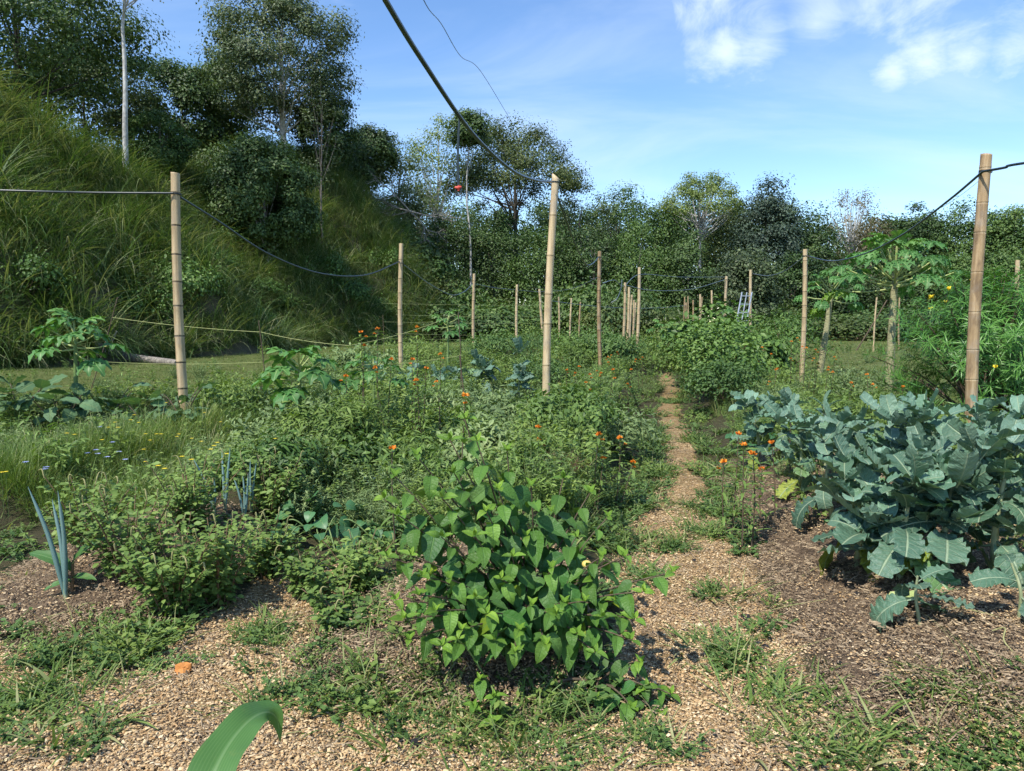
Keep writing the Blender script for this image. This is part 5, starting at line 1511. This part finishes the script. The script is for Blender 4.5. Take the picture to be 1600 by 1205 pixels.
for (px, py, h, r, n, lbl) in ((275, 960, .50, .30, 26, 'bushy weed mound with seed spikes right of the lone leek'), (340, 945, .50, .26, 24, 'weed mound between lone leek and the left chip path'), (205, 905, .46, .28, 22, 'weed mound directly behind the lone leek'),
                               (420, 900, .38, .22, 16, 'weed with pale drooping spikes at the head of the left path'), (490, 935, .26, .22, 16, 'sparse low weed with upright spikes left of the shrub'), (560, 915, .28, .22, 16, 'low spiky weed against the left side of the shrub'),
                               (540, 980, .18, .25, 14, 'sprawling low weed on the mound left of the shrub'), (300, 830, .46, .3, 24, 'bright weed mound in front of the leeks'), (420, 810, .42, .26, 22, 'bright green weed left of the heart leaved vine'), (140, 850, .42, .3, 20, 'weed at the edge of the meadow grass')):
    amaranth(lbl, G(px, py), h, r, n, 'spiky weeds in the left beds')

# sprout beside the lone leek
b = G(112, 925); sp0 = thing('broad_sprout', 'small sprout with broad leaves beside the lone leek', 'seedling', b)
mb = MB(); tube(mb, [(0, 0, -.02), (.01, .0, .1), (.015, 0, .17)], [.010, .009, .006], 7, .5); mb.build('stem', M['stem_red'], sp0)
BL = lm('broad_leaf', leaf(1, .30, (.5, .7), 8, 4, .3, .8, .02), 'corn', .5)
for d, L, z in (((-.9, -.1, .75), .26, .12), ((.55, -.1, .8), .24, .15), ((.8, -.3, .3), .15, .08), ((-.6, -.4, .1), .14, .06)): piece('leaf', BL, sp0, rotv(d, (0, -.4, 1)), (.01, 0, z), L, (1.1, 1.1, .9))

# ------------------------------------------------------------------ narrow-leaved yellow-flowered shrub at right
nb = at(1535, 10.2); ol = thing('narrow_leaf_shrub', 'big shrub of long narrow glossy leaves with yellow flowers at right', 'shrub', nb)
ms, mf = MB(), MB(); W = 330
a = rng.uniform(0, 6.28, W); q_ = rng.uniform(.25, 1, W) ** .6
el = rng.uniform(-.6, 1.5, W)
C = np.stack([np.cos(a) * np.cos(el) * 1.6 * q_, np.sin(a) * np.cos(el) * 1.4 * q_, 1.0 + np.sin(el) * 1.3 * q_], -1)
C[:, 2] = np.maximum(C[:, 2], .25)
for k in range(W):
    if k < 70: tube(ms, bez((random.uniform(-.2, .2), random.uniform(-.2, .2), -.05), C[k] * [.35, .35, .6], C[k], 7), np.linspace(.022, .006, 7), 5, .5, cap=False)
    n = 46; ts = rng.uniform(-.32, .06, n); outw = nrm(C[k] - np.array([0, 0, .8])); ax_ = nrm(outw + [0, 0, .5])
    P = C[k] + ts[:, None] * ax_; rd = rdir(n); rd = nrm(rd - (rd @ ax_)[:, None] * ax_)
    d = rd * .9 + ax_ * rng.uniform(.25, 1.1, (n, 1)) + np.array([0, 0, -.15])
    mf.place(leaf(1, .062, (.35, .5), 4, 2, .2, .9), frames(d, ax_ + rng.normal(0, .2, (n, 3))), P, rng.uniform(.12, .21, n), np.clip(rng.normal(.42, .2, n) + .25 * (ts > -.05), 0, 1))
ms.build('branches', M['stem_brown'], ol); mf.build('foliage', M['oleander'], ol)
for (px, py) in ((1517, 440), (1480, 452), (1455, 465), (1555, 575)):
    mo = MB(); p_ = pt(px, py, 9.0) - nb; n = 10; d = rdir(n) + np.array([0, -.2, .8]); mo.place(OVL, frames(d, rdir(n)), np.repeat(p_[None], n, 0), rng.uniform(.04, .06, n), rng.uniform(0, 1, n)); mo.build('flower', M['yellow'], ol)
c2 = put_copy(ol, 1650, 11.5, 1.0, .95, 'second narrow leaved shrub cut by the right edge')

# ------------------------------------------------------------------ garden bushes along the path and far beds
bush('garden_bush', 'dense dark green bush right of the path', 'bush', at(1118, 12.6), 1.45, .75, 't_bright', 60, 70, .085, crf=.42)
bush('garden_bush', 'taller broad leaved bush behind the dense path bush', 'bush', at(1112, 16), 1.75, .95, 't_bright', 50, 50, .16)
bush('garden_bush', 'small bush left of the dense path bush, at the path', 'bush', at(1085, 14.5), 1.2, .6, 'weed', 40, 60, .08)
bush('garden_bush', 'dark rounded bush at the front foot of the dense bush', 'bush', at(1130, 11.2), .85, .55, 'weed_dark', 50, 70, .06)
bush('garden_bush', 'soft light green bush behind the pale bamboo post', 'bush', at(1225, 21), 1.75, 1.5, 't_bright', 50, 60, .13, SPEAR)
bush('garden_bush', 'light green feathery bush left of the shorter papaya', 'bush', at(1190, 24), 1.5, 1.4, 'weed', 50, 60, .13, SPEAR)
bush('garden_bush', 'yellow green leafy clump below the ladder', 'bush', at(1185, 19), 1.3, .8, 't_bright', 36, 40, .2)
for i, (px, Y, h, r, mt, lbl) in enumerate(((760, 15, .75, .7, 'weed', 'leafy bush left of the tall blue kale'), (850, 15.5, .8, .7, 'weed_dark', 'leafy bush behind the central post foot'), (905, 20, 1.1, .9, 'weed', 'bush between central and orange brown posts'),
                                            (960, 20, 1.0, .8, 'weed_dark', 'dark bush at the base of the far post cluster'), (1015, 22, 1.1, .9, 'weed', 'bush right of the far post cluster base'), (925, 26, 1.4, 1.2, 't_bright', 'bright bush behind the orange brown post'),
                                            (860, 27, 1.3, 1.2, 'weed_dark', 'dark bush behind the central post'), (780, 24, 1.1, 1.1, 'weed_dark', 'dark bush left behind the far trellis'), (1040, 32, 1.4, 1.4, 'weed', 'far bush at the end of the path'),
                                            (830, 35, 1.2, 1.5, 'weed', 'far bush under the trellis strings'), (650, 22, .8, 1.1, 'weed', 'low bush right of the second left post'), (560, 18, .6, .9, 'silver', 'low silvery bush left of the second left post'),
                                            (1330, 13, .7, .8, 'silver', 'silvery low bush right of the pale post'), (1470, 7.8, .5, .5, 'weed', 'low weed clump behind the kale bed'), (1365, 9, .6, .6, 'weed', 'weed clump between kale and papaya trunk'),
                                            (480, 9.5, .6, .7, 'silver', 'silvery bush behind the bare stemmed papaya'), (720, 9.5, .62, .7, 'silver', 'silvery mound left of the central post'), (780, 8.9, .6, .55, 'silver', 'silvery mound at the foot of the central post'),
                                            (400, 10, .55, .7, 'weed', 'green bush right of the far left post'), (340, 9.2, .5, .6, 'weed', 'grassy bush beside the far left post'), (620, 9.2, .6, .6, 'weed', 'weedy bush under the milkweed clump'),
    (430, 7.4, .62, .5, 'silver', 'silvery bush left of the bare stemmed papaya'), (520, 6.6, .6, .45, 'weed', 'bushy weed right of the bare stemmed papaya'), (560, 5.9, .5, .4, 'milkweed', 'narrow leaved bush above the heart leaved vine'), (640, 6.4, .55, .42, 'weed', 'leafy bush left above the central shrub'), (760, 6.4, .6, .4, 'silver', 'silvery bush directly behind the central shrub'), (430, 5.3, .42, .32, 't_bright', 'bright yellow green weed by the leeks'), (890, 7.2, .62, .45, 'milkweed', 'narrow leaved bush at the central post right side'), (960, 7.6, .5, .4, 'silver', 'silvery leafy bush left of the path bend'), (690, 7.9, .6, .5, 'weed', 'weedy bush beside the milkweed clump on its right')  )):
    bush('garden_bush', lbl, 'bush', at(px, Y), h, r, mt, 34, 60, .075 if Y < 18 else .12, OVL if i % 2 else SPEAR, nst=8)
# dry twiggy plant behind the shrub
b = G(880, 760); tw = thing('dry_twiggy_plant', 'brown dried twiggy plant behind the central shrub', 'dead plant', b); mb = MB()
for k in range(22): twig(np.zeros(3), nrm(rng.normal(0, .45, 3) + [0, 0, .8]), random.uniform(.14, .24), .0035, 2)
mb.build('twigs', M['stem_red'], tw)

# flowers in the meadow grass
YF = [(205, 668), (217, 672), (180, 672), (185, 680), (228, 690), (235, 700), (252, 690), (277, 694), (245, 690), (280, 690), (300, 697), (315, 702), (330, 718), (335, 712), (340, 706), (225, 715), (285, 730), (105, 690), (117, 692), (160, 700), (10, 752), (3, 753), (300, 735), (355, 725),
      (248, 745), (258, 750), (228, 735), (260, 640), (320, 655), (345, 670), (210, 660), (325, 580), (345, 575), (380, 600), (430, 700), (170, 680)]
bb = G(230, 745); mf = MB()
for (px, py) in YF:
    Y = G(px, py + 62)[1]; p_ = pt(px, py, Y) - bb + np.array([0, 0, .07]); n = 7; d = np.stack([np.cos(np.arange(n) * .9), np.sin(np.arange(n) * .9), np.full(n, .35)], -1)
    mf.place(OVL, frames(d, np.array([0, 0, 1.0])), np.repeat(p_[None], n, 0), .021, rng.uniform(0, 1, n))
    tube(mf, [p_ - [0, 0, .35], p_], .0016, 3, .5, 1, cap=False)
o = mf.build('yellow_wildflowers', [M['yellow'], M['stem_green']]); o.location = tuple(bb); tag(o, 'small yellow flowers dotted over the meadow grass', 'flowers', kind='stuff')
for (px, py) in ((40, 722), (70, 733), (137, 708), (150, 703), (153, 709), (168, 714), (186, 706), (196, 718), (176, 691), (157, 667), (72, 730)):
    Y = G(px, py + 50)[1]; p_ = pt(px, py, Y); gz = float(T(p_[0], p_[1])); root = thing('blue_wildflower', 'pale blue wildflower in the meadow grass below the eggplants', 'flower', (p_[0], p_[1], gz), 'pale blue wildflowers')
    mf = MB(); n = 9; d = np.stack([np.cos(np.arange(n) * .7), np.sin(np.arange(n) * .7), np.full(n, .3)], -1); mf.place(OVL, frames(d, np.array([0, 0, 1.0])), np.repeat(np.array([[0, 0, p_[2] - gz]]), n, 0), .028, rng.uniform(0, 1, n)); mf.build('flower_head', M['blue'], root)
    mf = MB(); tube(mf, [(0, 0, 0), (0, 0, p_[2] - gz)], .002, 4, .5); mf.build('stem', M['stem_green'], root)
b = G(690, 1045); root = thing('white_weed_flower', 'small whitish sedge flower at the left foot of the shrub', 'flower', b)
mf = MB(); p_ = pt(692, 1016, b[1]) - b; flower_head(mf, p_, .014); flower_head(mf, p_ + np.array([.02, 0, .005]), .012); mf.build('flower_head', M['white_fl'], root)
mf = MB(); tube(mf, [(0, 0, -.01), p_], .002, 4, .5); base_ = np.repeat(p_[None], 5, 0); an = np.arange(5) * 1.3
blade(mf, base_, np.stack([np.cos(an), np.sin(an), np.full(5, .5)], -1), np.full(5, .12), np.full(5, .005), np.full(5, 1.2), 5, .6); mf.build('stem', M['grass'], root)

# ------------------------------------------------------------------ small things on the ground
b = G(287, 1052); mb = MB(); v, f = rock_mesh(9, .036, .032, .014, 3); mb.add(v, f); o = mb.build('orange_fragment', M['brick'], smooth_=False); o.location = tuple(b + [0, 0, .02]); o.rotation_euler = (.75, .15, .2)
tag(o, 'flat orange clay fragment lying on the left chip path', 'fragment')
for i, (px, py, s) in enumerate(((1195, 1013, .022), (1165, 968, .03), (1022, 992, .016), (1070, 987, .016), (1085, 877, .016), (1312, 1038, .016), (1395, 1003, .03), (1375, 1055, .02), (1510, 1048, .018), (1340, 930, .02), (650, 1165, .03), (1250, 960, .015), (1220, 890, .02), (1180, 830, .02), (1415, 1180, .02))):
    mb = MB(); v, f = rock_mesh(8, s, s * .8, s * .6, i + 2); mb.add(v, f); o = mb.build('charcoal_lump', M['char'], smooth_=False); o.location = tuple(G(px, py) + [0, 0, s * .25]); o.rotation_euler = (random.uniform(-.5, .5), 0, random.uniform(0, 6))
    tag(o, 'black lump of charcoal on the chips and mulch', 'charcoal', 'black charcoal lumps on the ground')
DRY = lm('dry_leaf', leaf(1, .6, (.5, .6), 8, 4, .3, 1.2, .08, lobes=3, lobe_d=.3, rf=7), 'spike', .6)
o = piece('fallen_leaf', DRY, None, rotv((-1, -.2, .1), (0, -.3, 1)), G(1430, 945) + [0, 0, .05], .17); o.data = o.data.copy(); o.data.materials.clear(); o.data.materials.append(M['petiole'])
tag(o, 'yellowed curled kale leaf lying on the soil before the bed', 'leaf')
DS = ('pale dry stalk lying where path and right soil meet', 'short dry stalk left of the front kale', 'dry stalk on the soil right of the small young kale', 'dry stalk at the right edge below the kale seedling', 'dry stalk on the left soil mound below the lone leek', 'short dry stalk at the foot of the lone leek', 'dry stalk crossing the middle of the right bare soil', 'dry stalk on the mound left of the central shrub', 'dry stalk low on the right bare soil near the grass', 'dry stalk behind the charcoal at the kale bed edge')
for i, (a, b2, r) in enumerate((((1160, 968), (1290, 940), .004), ((1300, 905), (1345, 893), .006), ((1480, 955), (1560, 968), .006), ((1550, 990), (1600, 1040), .006), ((30, 985), (120, 955), .006), ((100, 960), (160, 945), .006), ((1210, 1020), (1300, 1000), .004), ((560, 1100), (500, 1060), .005), ((1330, 1090), (1400, 1060), .005), ((1310, 880), (1250, 905), .004))):
    A_, B_ = G(*a) + [0, 0, .012], G(*b2) + [0, 0, .012]; m_ = (A_ + B_) / 2; m_[2] = float(T(m_[0], m_[1])) + .02
    line('dry_stalk', DS[i], 'stalk', spline([A_, (A_ + m_) / 2 + rng.normal(0, .012, 3), m_ + rng.normal(0, .006, 3), B_]), r * .55, 'spike', 5, 'dry stalks on the soil')
# ------------------------------------------------------------------ maize at the camera's feet
cb_ = np.array([-.52, .98, float(T(-.62, 1.0))]); mz = thing('maize_plant', 'maize plant with one broad arching leaf at the bottom edge', 'maize', cb_)
mb = MB(); tube(mb, [(0, 0, -.03), (.01, 0, .3), (.02, .02, .62)], [.016, .014, .010], 9, .5); mb.build('stalk', M['stem_green'], mz)


def strap(ctrl, W, name='leaf'):
    P = spline(np.asarray(ctrl) - cb_, 8); n = len(P); t_ = np.linspace(0, 1, n)
    tan = nrm(np.gradient(P, axis=0)); side = nrm(np.cross(tan, np.array([0, -.75, .6]))); nn = np.cross(side, tan)
    w = W * .5 * (np.clip(t_ * 4 + .35, 0, 1)) * (1 - t_ ** 2.2) + .001
    s_ = np.linspace(-1, 1, 9)
    V = P[:, None] + side[:, None] * (w[:, None] * s_[None])[:, :, None] + nn[:, None] * (np.abs(s_)[None] * w[:, None] * .28 + .004 * np.sin(t_ * 24)[:, None] * np.abs(s_)[None])[:, :, None]
    i = np.arange(n - 1)[:, None] * 9; j = np.arange(8)[None]
    mb_ = MB(); mb_.add(V.reshape(-1, 3), np.stack([i + j, i + j + 1, i + 10 + j, i + 9 + j], -1).reshape(-1, 4), .5, np.tile(s_, n), np.repeat(t_, 9)); mb_.build(name, M['corn'], mz)


strap([pt(285, 1340, 1.0), pt(312, 1265, 1.04), pt(334, 1208, 1.08), pt(360, 1160, 1.13), pt(390, 1126, 1.18), pt(416, 1113, 1.22), pt(433, 1124, 1.24), pt(437, 1160, 1.24)], .080)
strap([cb_ + [.01, 0, .4], cb_ + [-.12, .0, .52], cb_ + [-.3, .02, .5], cb_ + [-.42, .02, .36]], .06)
strap([cb_ + [.01, 0, .3], cb_ + [.1, -.06, .40], cb_ + [.26, -.1, .38], cb_ + [.36, -.12, .26]], .06)

for o in list(COL.objects):
    if o.parent is not None and o.name.split('.')[0] == 'foliage': o['kind'] = 'stuff'      # leaves too small to pick apart
